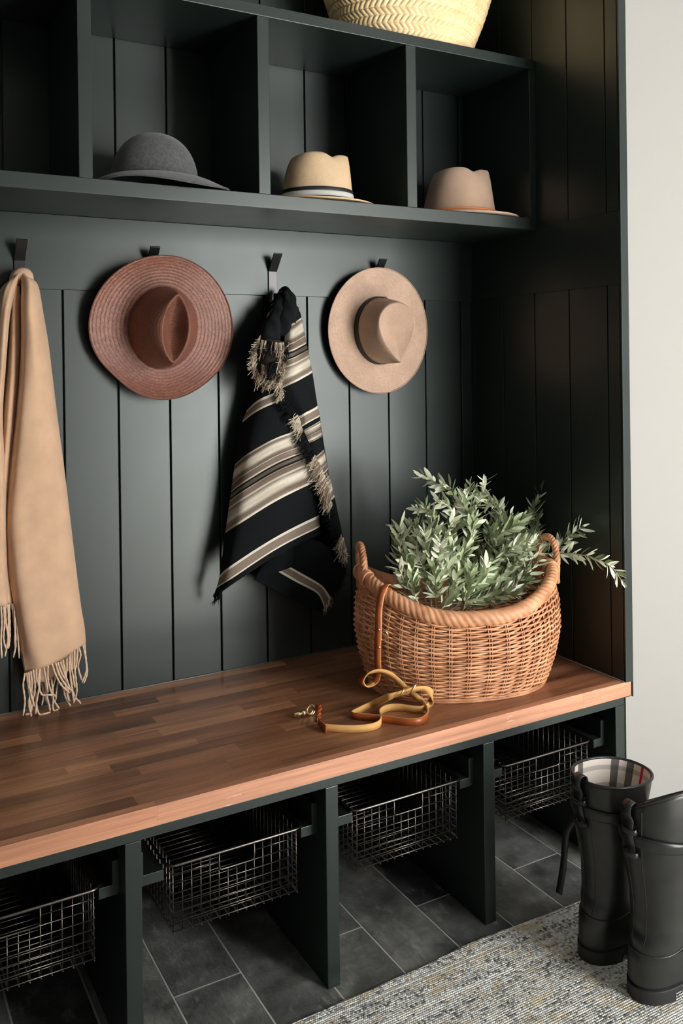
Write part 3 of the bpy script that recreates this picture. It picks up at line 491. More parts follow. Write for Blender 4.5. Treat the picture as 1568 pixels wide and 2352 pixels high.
LEASH_B = [[[-0.5694,-0.447,0.5218],[0.35,-0.75,0.55]],[[-0.5936,-0.447,0.546],[0.35,-0.75,0.55]],[[-0.6143,-0.442,0.5636],[0.35,-0.75,0.55]],[[-0.6368,-0.435,0.572],[0.35,-0.75,0.55]],[[-0.6576,-0.425,0.5676],[0.35,-0.75,0.55]],[[-0.671,-0.415,0.5543],[0.3,-0.8,0.5]],[[-0.6723,-0.412,0.5422],[0.3,-0.9,0.2]],[[-0.662,-0.412,0.5326],[0.3,-0.9,0.1]],[[-0.6446,-0.413,0.5348],[0.35,-0.9,0]],[[-0.6321,-0.415,0.5459],[0.5,-0.85,0]],[[-0.6292,-0.417,0.5652],[0.6,-0.8,0]],[[-0.6307,-0.419,0.5916],[0.65,-0.76,0]],[[-0.6315,-0.421,0.618],[0.65,-0.76,0]],[[-0.6318,-0.424,0.6495],[0.65,-0.76,0]],[[-0.6298,-0.424,0.6799],[0.65,-0.76,0]],[[-0.6243,-0.418,0.714],[0.65,-0.76,0]],[[-0.6131,-0.413,0.7484],[0.65,-0.76,0]],[[-0.5944,-0.4,0.7644],[0.7,-0.7,0]],[[-0.5681,-0.375,0.7565],[0.7,-0.7,0]],[[-0.5418,-0.35,0.7277],[0.7,-0.7,0]]]
LEASH_PTS = {"clip_tip":[-0.8383,-0.3758,0.49],"clip_mid":[-0.8195,-0.3798,0.49],"clip_end":[-0.8033,-0.3785,0.49],"ring":[-0.7972,-0.3858,0.49],"loop1":[-0.7831,-0.3832,0.49],"loop2":[-0.8013,-0.43,0.49],"buckle":[-0.8123,-0.4479,0.49],"tabend":[-0.816,-0.4896,0.49],"ring2":[-0.5089,-0.39,0.49],"ring2b":[-0.5478,-0.3956,0.49]}
LEASH_SLIDE = [[-0.5893,-0.507,0.5431],[-0.6141,-0.498,0.5356]]
LEASH_RING = [-0.6218,-0.425,0.6507]
BRANCHES = {"a":[[-0.3579,-0.36,0.6609],[-0.312,-0.34,0.7778],[-0.2657,-0.33,0.8885],[-0.2774,-0.33,0.9981]],"b":[[-0.365,-0.36,0.662],[-0.3381,-0.34,0.7809],[-0.317,-0.33,0.9052],[-0.3276,-0.33,0.9704],[-0.3703,-0.33,0.9935]],"c":[[-0.3791,-0.36,0.6641],[-0.3483,-0.34,0.7706],[-0.3291,-0.33,0.8713],[-0.3531,-0.34,0.9274],[-0.4081,-0.35,0.9565]],"d":[[-0.3862,-0.36,0.6651],[-0.3838,-0.34,0.775],[-0.3965,-0.34,0.8683],[-0.4237,-0.34,0.9224],[-0.4798,-0.35,0.9391]],"e":[[-0.4141,-0.36,0.6692],[-0.419,-0.34,0.7679],[-0.4457,-0.34,0.8393],[-0.4656,-0.34,0.8822]],"f":[[-0.4348,-0.36,0.6723],[-0.461,-0.35,0.7413],[-0.5078,-0.35,0.7754],[-0.5273,-0.35,0.8112],[-0.5244,-0.35,0.8298]],"g":[[-0.3293,-0.36,0.6567],[-0.2601,-0.33,0.7696],[-0.1747,-0.32,0.8541],[-0.1707,-0.32,0.9141],[-0.2334,-0.33,0.9473]],"h":[[-0.3004,-0.36,0.6525],[-0.1538,-0.33,0.7447],[-0.0311,-0.31,0.8254],[-0.0187,-0.31,0.8867],[0.0221,-0.31,0.9484]],"i":[[-0.301,-0.37,0.655],[-0.1632,-0.35,0.7378],[-0.0509,-0.34,0.7832],[0.0386,-0.34,0.8206]],"j":[[-0.3599,-0.4,0.6765],[-0.2581,-0.4,0.7366],[-0.1446,-0.4,0.7714],[-0.0831,-0.43,0.7828],[-0.0799,-0.505,0.7952],[-0.0728,-0.56,0.7979],[-0.05,-0.612,0.7816],[-0.041,-0.66,0.7408]],"k":[[-0.3149,-0.36,0.6546],[-0.2303,-0.33,0.7541],[-0.1353,-0.31,0.8363],[-0.0379,-0.3,0.862]],"l":[[-0.3955,-0.41,0.6784],[-0.3463,-0.42,0.7411],[-0.2593,-0.42,0.7868],[-0.1451,-0.41,0.8181]],"m":[[-0.4565,-0.4,0.685],[-0.4692,-0.41,0.7662],[-0.468,-0.41,0.843],[-0.4505,-0.4,0.9002]],"n":[[-0.4243,-0.43,0.682],[-0.3703,-0.45,0.7175],[-0.285,-0.45,0.745],[-0.1818,-0.45,0.7601]],"o":[[-0.4646,-0.43,0.6934],[-0.4716,-0.45,0.7533],[-0.4708,-0.45,0.8072],[-0.4426,-0.44,0.8564]],"p":[[-0.4182,-0.44,0.678],[-0.3646,-0.46,0.7024],[-0.3022,-0.47,0.718],[-0.2208,-0.46,0.7386]],"q":[[-0.373,-0.38,0.6679],[-0.3573,-0.38,0.7681],[-0.3204,-0.38,0.8439],[-0.305,-0.38,0.9055]],"r":[[-0.4285,-0.38,0.6761],[-0.4409,-0.38,0.7674],[-0.4604,-0.38,0.8257],[-0.4732,-0.38,0.8716]],"s":[[-0.3381,-0.39,0.6652],[-0.2415,-0.38,0.7419],[-0.1496,-0.38,0.8015],[-0.0615,-0.37,0.8322]],"t":[[-0.3985,-0.45,0.6775],[-0.4024,-0.47,0.7211],[-0.3923,-0.47,0.7578],[-0.377,-0.46,0.7976]],"v":[[-0.5173,-0.43,0.7066],[-0.5298,-0.43,0.746],[-0.5288,-0.42,0.7869],[-0.499,-0.41,0.8247]],"w":[[-0.3076,-0.45,0.6773],[-0.2797,-0.46,0.7026],[-0.2284,-0.46,0.7226],[-0.164,-0.45,0.7371]],"x":[[-0.5293,-0.4,0.7121],[-0.5327,-0.4,0.7485],[-0.5307,-0.39,0.7832]],"y":[[-0.4864,-0.46,0.6931],[-0.4537,-0.47,0.7175],[-0.4331,-0.47,0.7524],[-0.4183,-0.46,0.7809]],"u":[[-0.3227,-0.37,0.6581],[-0.2463,-0.35,0.7718],[-0.1764,-0.34,0.8334],[-0.1282,-0.33,0.8813]]}
BRANCH_LEAVES = {"a":44,"b":42,"c":38,"d":40,"e":38,"f":26,"g":44,"h":50,"i":42,"j":60,"v":40,"w":40,"x":26,"y":40,"k":48,"l":54,"m":50,"n":60,"o":52,"p":56,"q":50,"r":50,"s":50,"t":44,"u":44}

# ================================================================== SETTING
D = 0.611                      # depth of the alcove / bench
ZB = 0.48                      # bench top
def structure(name, mb, mat, bev=0, smooth=False):
    o = mb.build(name, mat, None, smooth); o['kind'] = 'structure'
    if bev: bevel(o, bev, 2)
    return o

# floor: slate tiles as islands over grout
def floor():
    g = MB(); g.box(-2.6, 2.4, -3.75, 0.12, -0.06, -0.0008)
    J = 0.0022
    w = 0.1525; k0 = -0.104
    for k in range(-17, 17):
        x1 = k0 - k * w; x0 = x1 - w
        if x1 < -2.58 or x0 > 2.38: continue
        off = (-0.470 if k % 2 == 0 else -0.180)
        L = 0.58
        n = int(math.floor((0.1 - off) / L)) + 1
        y1 = off + n * L
        while y1 > -3.7:
            y0 = y1 - L
            a, b_, c, d = max(x0 + J, -2.58), min(x1 - J, 2.38), max(y0 + J, -3.72), min(y1 - J, 0.02)
            if b_ - a > 0.01 and d - c > 0.01:
                g.box(a, b_, c, d, -0.002, 0.0, fm=1)
            y1 = y0
    o = g.build('floor', None, None, False, mats=[M['grout'], M['slate']]); o['kind'] = 'structure'
floor()

# back wall: painted boards with open v joints
def wall_back():
    g = MB(); s = 0.137; x1 = -0.0433
    g.box(-2.6, 0.12, 0.009, 0.10, 0.0, 3.2)
    edges = [0.0] + [x1 - s * k for k in range(0, 19)]
    for a, b_ in zip(edges[1:], edges[:-1]):
        g.box(a + 0.0022, b_ - 0.0022, 0.0, 0.010, 0.0, 3.2)
    o = structure('wall_back', g, M['paint'], 0.0012)
wall_back()
t = MB(); t.box(-2.6, 0.0, -0.006, 0.004, 1.5044, 1.6894); structure('trim_1', t, M['paint'], 0.0012)

# right side of the alcove: boards run up from the bench and above a flat rail
def wall_right():
    g = MB(); g.box(0.008, 0.024, -0.61, 0.0, 0.0, 3.2)
    ys = [0.0, -0.0155, -0.153, -0.291, -0.429, -0.567, -0.6095]
    for z0, z1 in ((0.0, 1.5085), (1.700, 3.2)):
        for a, b_ in zip(ys[:-1], ys[1:]):
            g.box(0.0, 0.010, b_ + 0.0016, a - 0.0016, z0, z1)
    g.box(0.0, 0.010, -0.6095, 0.0, 1.5085, 1.700)
    structure('wall_right', g, M['paint'], 0.001)
wall_right()
t = MB(); t.box(0.0, 0.0245, -0.6155, -0.6102, ZB + 0.0005, 3.2); t.box(0.0236, 0.0262, -0.6155, -0.600, ZB - 0.040, 3.2)
structure('trim_2', t, M['paint'], 0.0006)
# keep the alcove side free: the white wall starts beside the dark panel
t = MB(); t.box(0.0262, 2.4, -0.605, -0.50, 0.0, 3.2)     # the white wall starts beside the dark panel
t.box(0.0, 0.0262, -0.6135, -0.6098, 0.0, ZB - 0.0385)
structure('wall_front_right', t, M['white'])
t = MB(); t.box(-2.7, -2.6, -3.75, 0.1, 0.0, 3.2); structure('wall_left', t, M['room'])
t = MB(); t.box(2.4, 2.5, -3.75, -0.5, 0.0, 3.2); structure('wall_far_right', t, M['room'])
t = MB(); t.box(-2.7, 2.5, -3.85, 0.12, 3.2, 3.3); structure('ceiling', t, M['ceil'])
t = MB(); yy0, yy1 = -3.72, -3.62
t.box(-2.7, WIN['x0'], yy0, yy1, 0, 3.2); t.box(WIN['x1'], 2.5, yy0, yy1, 0, 3.2)
t.box(WIN['x0'], WIN['x1'], yy0, yy1, 0, WIN['z0']); t.box(WIN['x0'], WIN['x1'], yy0, yy1, WIN['z1'], 3.2)
structure('wall_front', t, M['room'])
t = MB(); f = 0.035
for a in ((WIN['x0'], WIN['x0']+f, WIN['z0'], WIN['z1']), (WIN['x1']-f, WIN['x1'], WIN['z0'], WIN['z1']),
          (WIN['x0'], WIN['x1'], WIN['z0'], WIN['z0']+f), (WIN['x0'], WIN['x1'], WIN['z1']-f, WIN['z1'])):
    t.box(a[0], a[1], -3.63, -3.59, a[2], a[3])
structure('window_1', t, M['room'], 0.003)

# ================================================================== CUBBY SHELF
def cubby():
    r = empty('cubby_shelf', (0, 0, 1.6894), 'dark painted open cubby shelf mounted along the boarded wall above the hooks', 'shelf')
    b = MB(); b.box(-2.18, -0.0005, -0.3058, -0.0005, 1.6894, 1.7238); bevel(b.build('bottom_board', M['paint'], r), 0.0015)
    b = MB(); b.box(-2.18, -0.0005, -0.3058, -0.0005, 2.1510, 2.1789); bevel(b.build('top_board', M['paint'], r), 0.0015)
    for x0, x1 in ((-0.0240, -0.0005), (-0.4487, -0.4168), (-0.8778, -0.8462), (-1.3047, -1.2744), (-1.7345, -1.7040), (-2.18, -2.15)):
        b = MB(); b.box(x0, x1, -0.3054, -0.0008, 1.7238, 2.1510)
        bevel(b.build('end_panel' if x0 in (-0.024, -2.18) else 'divider', M['paint'], r), 0.0015)
cubby()

# ================================================================== BENCH
def bench():
    r = empty('storage_bench', (-1.0, -0.3, 0), 'dark painted bench base with open bays on the slate floor', 'bench')
    b = MB(); b.box(-2.16, -0.0005, -D + 0.0009, -D + 0.03, 0.4229, 0.4423); bevel(b.build('face_rail', M['paint'], r), 0.001)
    walls = [(-0.0337, -0.0005), (-0.4635, -0.4317), (-0.8828, -0.8526), (-1.3092, -1.2774), (-1.7330, -1.7015), (-2.16, -2.128)]
    for x0, x1 in walls:
        b = MB(); b.box(x0, x1, -D + 0.0005, -0.001, 0.0, 0.4228); bevel(b.build('divider_panel', M['paint'], r), 0.0015)
        b = None
    for i, (x0, x1) in enumerate(walls):
        for side in (-1, 1):
            if (i == 0 and side == 1) or (i == 5 and side == -1): continue
            xa = x0 if side < 0 else x1
            w = 0.040 if side < 0 else 0.055
            b = MB()
            # an angle-shaped runner: upright board against the divider and a foot that carries the basket
            prof = [(0, 0.378), (0.014, 0.378), (0.014, 0.333), (w, 0.333), (w, 0.312), (0, 0.312)]
            V = []
            for yv in (-0.573, -0.05):
                V += [(xa + side * px, yv, pz) for px, pz in prof]
            n = 6; F = [tuple(range(n)) , tuple(range(n, 2*n))[::-1]]
            for k in range(n): F.append((k, k + n, (k+1) % n + n, (k+1) % n))
            if side < 0: pass
            else: F = [q[::-1] for q in F]
            b.add(V, F); bevel(b.build('basket_runner', M['paint'], r), 0.001)
bench()

def bench_top():
    r = empty('worktop', (-1.0, -0.3, 0.4423), 'long walnut butcher block worktop with a pale front edge on top of the bench', 'worktop')
    g = MB(); yb = -0.0006; rw = 0.0385; z0, z1 = 0.4424, ZB
    rr = random.Random(11); j = 0
    yf = -D + 0.0205
    rows = 15; rw = (yb - yf) / rows
    for k in range(rows):
        y1 = yb - k * rw; y0 = y1 - rw
        x = 0.0 - 0.0008
        first = True
        while x > -2.15:
            L = rr.uniform(0.16, 0.62) if not first else rr.uniform(0.08, 0.5)
            first = False
            xa = max(x - L, -2.16)
            g.box(xa, x, y0, y1, z0, z1)
            x = xa
    g.build('stave_slab', M['walnut'], r)
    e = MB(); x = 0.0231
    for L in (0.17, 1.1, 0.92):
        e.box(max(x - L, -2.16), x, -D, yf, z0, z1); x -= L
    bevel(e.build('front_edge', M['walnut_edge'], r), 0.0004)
bench_top()

t = MB(); t.tube([(-2.15, -0.0012, ZB + 0.0012), (-0.001, -0.0012, ZB + 0.0012)], 0.0022, 8); t.tube([(-0.0012, -0.002, ZB + 0.0012), (-0.0012, -0.610, ZB + 0.0012)], 0.0020, 8)
structure('trim_3', t, M['caulk'], 0, True)

# ================================================================== WIRE BASKETS
def wire_basket(x0, x1):
    """x0..x1 = rim width; hangs by its rim on the two runners"""
    zr = 0.3365; zb = 0.205; yf = -0.578; ybk = -0.085
    xa, xb = x0 + 0.012, x1 - 0.012
    ya, yb = yf + 0.006, ybk - 0.006
    r = empty('wire_basket', ((x0+x1)/2, (yf+ybk)/2, zr))
    m = MB()
    rad = 0.018; pts = []
    for cx, cy, a0 in ((x1-rad, ybk-rad, 0), (x0+rad, ybk-rad, 90), (x0+rad, yf+rad, 180), (x1-rad, yf+rad, 270)):
        for k in range(6):
            a = math.radians(a0 + 90*k/5); pts.append((cx + rad*math.cos(a), cy + rad*math.sin(a), zr))
    m.tube(pts, 0.0031, 8, closed=True); m.build('rim', M['wire'], r, True)
    t = 0.00135
    nx, nz = 14, 7; ny = 24
    X = np.linspace(xa, xb, nx + 1); Zs = np.linspace(zb, zr, nz + 1); Y = np.linspace(ya, yb, ny + 1)
    dz = Zs[1] - Zs[0]
    # front panel with a dropped hand notch
    f = MB(); c0, c1 = 5, 9
    for i, x in enumerate(X):
        top = zr if not (c0 < i < c1) else Zs[nz-2]
        f.tube([(x, ya, zb - 0.004), (x, ya, top)], t, 6)
    for k in range(1, nz):
        if k == nz - 1:
            f.tube([(X[0], ya-0.0015, Zs[k]), (X[c0], ya-0.0015, Zs[k])], t, 6); f.tube([(X[c1], ya-0.0015, Zs[k]), (X[-1], ya-0.0015, Zs[k])], t, 6)
        else: f.tube([(X[0], ya-0.0015, Zs[k]), (X[-1], ya-0.0015, Zs[k])], t, 6)
    f.tube([(X[0], ya-0.0015, zb+.001), (X[-1], ya-0.0015, zb+.001)], t, 6)
    fp = f.build('front_panel', M['wire'], r, True)
    h = MB(); zl = Zs[nz-2]; q = 0.006
    h.tube([(X[c0], ya-.002, zr), (X[c0], ya-.002, zl+q), (X[c0]+q*.3, ya-.002, zl+q*.3), (X[c0]+q, ya-.002, zl), (X[c1]-q, ya-.002, zl), (X[c1]-q*.3, ya-.002, zl+q*.3), (X[c1], ya-.002, zl+q), (X[c1], ya-.002, zr)], 0.0019, 6)
    h.build('hand_notch', M['wire'], fp, True)
    for name, y in (('back_panel', yb),):
        f = MB()
        for x in X: f.tube([(x, y, zb), (x, y, zr)], t, 5)
        for z in Zs[:-1]: f.tube([(X[0], y, z), (X[-1], y, z)], t, 5)
        f.build(name, M['wire'], r, True)
    for x, dx in ((xa, -0.0015), (xb, 0.0015)):
        f = MB()
        for y in Y: f.tube([(x, y, zb), (x, y, zr)], t, 5)
        for z in Zs[:-1]: f.tube([(x+dx, Y[0], z), (x+dx, Y[-1], z)], t, 5)
        f.build('side_panel', M['wire'], r, True)
    f = MB()
    for x in X: f.tube([(x, ya-0.004, zb-0.002), (x, yb, zb-0.002)], t, 5)
    for y in Y: f.tube([(xa, y, zb), (xb, y, zb)], t, 5)
    f.build('bottom_grid', M['wire'], r, True)
    return r
def copy_tree(o, loc=None, parent=None):
    c = o.copy(); COL.objects.link(c)
    if parent is not None: c.parent = parent; c.matrix_parent_inverse = o.matrix_parent_inverse.copy()
    if loc is not None: c.location = loc
    for ch in o.children: copy_tree(ch, None, c)
    return c
wb = wire_basket(-0.7976, -0.5035)
bays = [(-0.6505, 'dark wire basket in the bench bay below the coiled leather leash and wicker basket'),
        (-0.2326, 'dark wire basket in the rightmost bench bay, partly behind the tall black boots'),
        (-1.0695, 'dark wire basket hanging in the bench bay right of the leftmost divider panel'),
        (-1.4943, 'dark wire basket cut off at the bottom left corner of the photo')]
for i, (cx, lab) in enumerate(bays):
    o = wb if i == 0 else copy_tree(wb, (cx, wb.location.y, wb.location.z))
    tag(o, lab, 'basket', 'wire baskets hanging under the bench')

# ================================================================== COAT HOOKS
def coat_hook():
    r = empty('coat_hook', (0, -0.006, 1.53))
    hw = 0.0130; th = 0.004
    def strip(path):
        m = MB(); P = np.asarray(path, float)
        T = np.gradient(P, axis=0); T /= np.linalg.norm(T, axis=1)[:, None]
        Nn = np.stack([-T[:, 1], T[:, 0]], 1)     # in (y,z)
        A = P - Nn * th / 2; B = P + Nn * th / 2
        V = []; n = len(P)
        for (a, b_) in zip(A, B):
            V += [(-hw, a[0], a[1]), (hw, a[0], a[1]), (hw, b_[0], b_[1]), (-hw, b_[0], b_[1])]
        F = [(0, 1, 2, 3)]
        for i in range(n - 1):
            for k in range(4):
                F.append((i*4+k, (i+1)*4+k, (i+1)*4+(k+1) % 4, i*4+(k+1) % 4))
        F.append(tuple((n-1)*4 + k for k in (3, 2, 1, 0)))
        m.add(V, F); return m
    o = strip([(-0.0083, 1.490), (-0.0083, 1.574)]).build('back_plate', M['metal_black'], r); bevel(o, 0.0008)
    o = strip([(-0.0086, 1.572), (-0.0120, 1.577), (-0.0450, 1.617), (-0.0462, 1.6185)]).build('upper_prong', M['metal_black'], r); bevel(o, 0.0008)
    a = [( -0.0086, 1.492), (-0.0105, 1.4865), (-0.016, 1.484), (-0.032, 1.484), (-0.038, 1.487), (-0.0405, 1.493), (-0.0405, 1.508)]
    o = strip(a).build('lower_prong', M['metal_black'], r); bevel(o, 0.0008)
    return r
hk = coat_hook()
hooks = [(-0.703, 'black metal coat hook above the black striped blanket'),
         (-1.052, 'black metal coat hook holding the reddish brown straw hat'),
         (-0.360, 'black metal coat hook holding the pale tan straw hat'),
         (-1.379, 'black metal coat hook from which the camel scarf hangs')]
for i, (x, lab) in enumerate(hooks):
    loc = Vector((x, -0.006, 1.53))
    if i == 0: hk.location = loc; o = hk
    else: o = copy_tree(hk, loc)
    tag(o, lab, 'hook', 'coat hooks on the painted rail')

# ================================================================== HATS
def hat(name, label, mat, crown, brim, dent=None, n=128, place=None, bandspec=None, band_part=True, solid_t=0.0022, crown_mat=None):
    """built in its own frame: +z up out of the crown, +y front. crown=(ax,ay,h,power,taper); brim(theta)->(width, lift(t))"""
    ax, ay, h, pw, taper = crown
    th = np.linspace(0, 2*PI, n, endpoint=False)
    def crown_pt(phi):
        r = math.sin(phi) ** (2/pw); z = math.cos(phi) ** (2/pw) if phi < PI/2 - 1e-6 else 0.0
        k = 1 - taper * z
        X = ax * r * k * np.sin(th); Y = ay * r * k * np.cos(th); Zz = np.full(n, h * z)
        return X, Y, Zz
    rows = []; vlen = []
    for phi in np.concatenate([np.linspace(0.004, 1.20, 44), np.linspace(1.22, PI/2, 22)]):
        X, Y, Zz = crown_pt(phi)
        if dent: X, Y, Zz = dent(X, Y, Zz, ax, ay, h)
        rows.append(np.stack([X, Y, Zz], 1))
    nb = 22
    bw, lift = brim
    W_ = bw(th)
    X0, Y0 = ax * np.sin(th), ay * np.cos(th)
    nx, ny = np.sin(th) / ax, np.cos(th) / ay; L = np.hypot(nx, ny); nx /= L; ny /= L
    brows = []
    for i in range(1, nb + 1):
        t = i / nb
        brows.append(np.stack([X0 + nx * W_ * t, Y0 + ny * W_ * t, lift(th, t)], 1))
    allr = np.array(rows + brows)
    d = np.linalg.norm(np.diff(allr, axis=0), axis=2).mean(1); v = np.concatenate([[0], np.cumsum(d)])
    uv = np.zeros((len(allr), n, 2)); uv[:, :, 0] = (th / (2*PI))[None]; uv[:, :, 1] = v[:, None]
    r = empty(name, (0, 0, 0), label, 'hat')
    nc = len(rows)
    def piece(nm, A, UV, mt, cap=False):
        m = MB(); m.grid(A, UV, True); k = len(A)
        if cap:
            m.v.append(tuple(A[0].mean(0))); m.uv.append((0.5, 0.0)); e = len(m.v) - 1
            m.f += [(e, (q + 1) % n, q) for q in range(n)]; m.fm += [0]*n
        o = m.build(nm, mt, r, True)
        lay = o.data.uv_layers[0]                 # wrap the seam column
        for p in o.data.polygons:
            us = [lay.data[l].uv[0] for l in p.loop_indices]
            if max(us) - min(us) > 0.5 and len(us) == 4:
                for l in p.loop_indices:
                    if lay.data[l].uv[0] < 0.5: lay.data[l].uv[0] += 1.0
        solid(o, solid_t, -1); return o
    crown_o = piece('crown', allr[:nc], uv[:nc], crown_mat or mat, True)
    brim_o = piece('brim', allr[nc-1:], uv[nc-1:], mat)
    # brim edge binding
    e = MB(); e.tube(allr[-1] + np.array([0, 0, 0.0005]), 0.0016, 6, closed=True); e.build('brim_edge', mat, brim_o, True)
    for nm, z0, z1, out, mt in (bandspec or []):
        B = []
        for z in np.linspace(z0, z1, 4):
            X, Y, Zz = dent.at(z, th)
            k = 1 + out / ax
            B.append(np.stack([X*k, Y*k, Zz], 1))
        m = MB(); m.grid(np.array(B), None, True); o = m.build(nm, M[mt], crown_o, True); solid(o, 0.001, -1)
    if place is not None:
        r.matrix_basis = place
    return r
def creased_top(ax, ay, h, wfun, y0, y1, dish, p, tap=0.0, ridge=None):
    """crown whose top is bounded by a crease outline (half width wfun over y0..y1) and dished inside it"""
    yy = np.linspace(y0, y1, 400); ww = np.maximum(wfun((yy - y0)/(y1 - y0)), 1e-4)
    ang = np.arctan2(ww, yy); rad = np.hypot(ww, yy); o = np.argsort(ang)
    def rin(th):
        a = np.abs(np.arctan2(np.sin(th), np.cos(th)))
        return np.clip(np.interp(a, ang[o], rad[o]) * np.sqrt((np.sin(th)/ax)**2 + (np.cos(th)/ay)**2), 0.05, 0.97)
    def f(X, Y, Zz, *_):
        th = np.arctan2(X, Y); rho = np.sqrt((X/ax)**2 + (Y/ay)**2); r = rin(th)
        t = np.clip((rho - r)/(1 - r), 0, 1)
        z = np.where(rho < r, h - dish*(1 - np.clip(rho/r, 0, 1)**2.2), h*(1 - t**p))
        if ridge: z = z * (1 - (1 - ridge(np.abs(th))) * sst(0.25, 1.0, rho/r) * sst(0.15*h, 0.9*h, z))
        k = 1 - tap*z/h
        return X*k, Y*k, z
    def at(z, th):
        t = max(0.0, 1 - z/h)**(1/p); r = rin(th); rho = r + (1 - r)*t; k = 1 - tap*z/h
        return ax*rho*np.sin(th)*k, ay*rho*np.cos(th)*k, np.full(len(th), z)
    f.at = at
    return f
def sst(a, b_, x):
    t = np.clip((x - a) / (b_ - a), 0, 1); return t*t*(3-2*t)

def hang(x, z, y, roll=0.0, tilt=0.0, yawt=0.0):
    # hat up-axis -> -Y (out of the wall); hat front -> down ; roll about the up-axis, tilt leans top of the brim
    B = Matrix(((-1, 0, 0, 0), (0, 0, -1, 0), (0, -1, 0, 0), (0, 0, 0, 1)))
    return Matrix.Translation((x, y, z)) @ Matrix.Rotation(tilt, 4, 'X') @ Matrix.Rotation(yawt, 4, 'Z') @ Matrix.Rotation(roll, 4, 'Y') @ B

# reddish brown straw hat (long crease along the crown)
brown_dent = creased_top(0.088, 0.106, 0.122, lambda s: 0.032*np.clip(4*s*(1-s), 0, 1)**0.8, -0.084, 0.084, 0.042, 1.9)
hat('straw_hat', 'reddish brown straw hat with a wide wavy brim hung on a hook', M['brown_straw'],
    (0.088, 0.106, 0.122, 2.0, 0.0),
    (lambda th: 0.0905 - 0.0125*np.cos(th*2) - 0.010*np.exp(-((np.mod(th, 2*PI) - 0.75)/0.4)**2) - 0.006*np.exp(-((np.mod(th, 2*PI) - 5.6)/0.4)**2),
     lambda th, t: 0.0 + 0.016*np.cos(2*th + 0.5)*t**1.6 + 0.016*t**2.2 + 0.012*t**2*np.sin(th)),
    brown_dent, place=hang(-1.030, 1.411, -0.035, math.radians(4), math.radians(3.5), math.radians(-4)))

# pale tan straw hat (teardrop crown with pinched front, dark band)
tan_dent = creased_top(0.080, 0.098, 0.112, lambda s: 0.058*np.sin(PI*s**0.62)**0.9, -0.078, 0.090, 0.016, 1.9)
hat('straw_hat', 'pale tan straw hat with a thin black band and pinched crown hung on a hook', M['tan_straw'],
    (0.080, 0.098, 0.112, 2.0, 0.0),
    (lambda th: 0.086 + 0.0*th, lambda th, t: 0.006*t**2 + 0.004*np.cos(2*th)*t**2),
    tan_dent, place=hang(-0.372, 1.408, -0.034, math.radians(-6), math.radians(2.5), math.radians(-3)),
    bandspec=[('hat_band', 0.001, 0.020, 0.0012, 'band_black')])

def stand(x, y, z, front_deg, tx=0.0, ty=0.0):
    # front_deg: compass of the hat front, 0 = +Y, measured clockwise -> direction (sin, cos)
    return Matrix.Translation((x, y, z)) @ Matrix.Rotation(-math.radians(front_deg), 4, 'Z') @ Matrix.Rotation(tx, 4, 'X') @ Matrix.Rotation(ty, 4, 'Y')

ZS = 1.7238
# grey floppy felt hat
hat('felt_hat', 'charcoal grey felt hat with a rounded crown and drooping brim in a cubby', M['grey_felt'],
    (0.098, 0.104, 0.108, 2.35, 0.10),
    (lambda th: 0.070 + 0.004*np.cos(th), lambda th, t: -0.030*t**1.5 + 0.006*np.cos(3*th)*t**2),
    None, place=stand(-1.094, -0.177, ZS + 0.0385, 100), solid_t=0.003)

bumpy = lambda a: 1 - 0.075*np.exp(-((a - 0.80)/0.34)**2) - 0.05*sst(1.8, 3.1, a)
straw_top = creased_top(0.083, 0.098, 0.134, lambda s: 0.050*np.sin(PI*s**0.66)**0.85, -0.062, 0.086, 0.018, 2.5, 0.05, bumpy)
felt_top = creased_top(0.094, 0.108, 0.138, lambda s: 0.052*np.sin(PI*s**0.66)**0.85, -0.066, 0.090, 0.022, 2.1, 0.06, bumpy)
hat('straw_fedora', 'natural straw fedora with a black and white striped band in a cubby', M['panama_straw'],
    (0.083, 0.098, 0.134, 2.0, 0.0),
    (lambda th: 0.046 + 0.012*np.exp(-((np.mod(th+PI, 2*PI)-PI)/0.9)**2), lambda th, t: 0.010*t**2*np.exp(-((np.mod(th, 2*PI)-PI)/1.0)**2)*1.6 - 0.004*t*np.exp(-((np.mod(th+PI, 2*PI)-PI)/0.8)**2)),
    straw_top, place=stand(-0.648, -0.172, ZS + 0.0075, 112), 
    bandspec=[('hat_band', 0.004, 0.014, 0.0014, 'band_black'), ('hat_band', 0.014, 0.028, 0.0014, 'band_white'), ('hat_band', 0.028, 0.038, 0.0014, 'band_black')])
hat('felt_fedora', 'tan felt fedora with a thin orange cord in the rightmost cubby', M['tan_felt'],
    (0.094, 0.108, 0.138, 2.0, 0.0),
    (lambda th: 0.050 + 0.014*np.exp(-((np.mod(th+PI, 2*PI)-PI)/0.9)**2), lambda th, t: 0.014*t**2*np.exp(-((np.mod(th, 2*PI)-PI)/1.0)**2) - 0.004*t**2),
    felt_top, place=stand(-0.178, -0.172, ZS + 0.0085, 118), solid_t=0.003,
    bandspec=[('hat_cord', 0.011, 0.0165, 0.0024, 'orange_cord')])

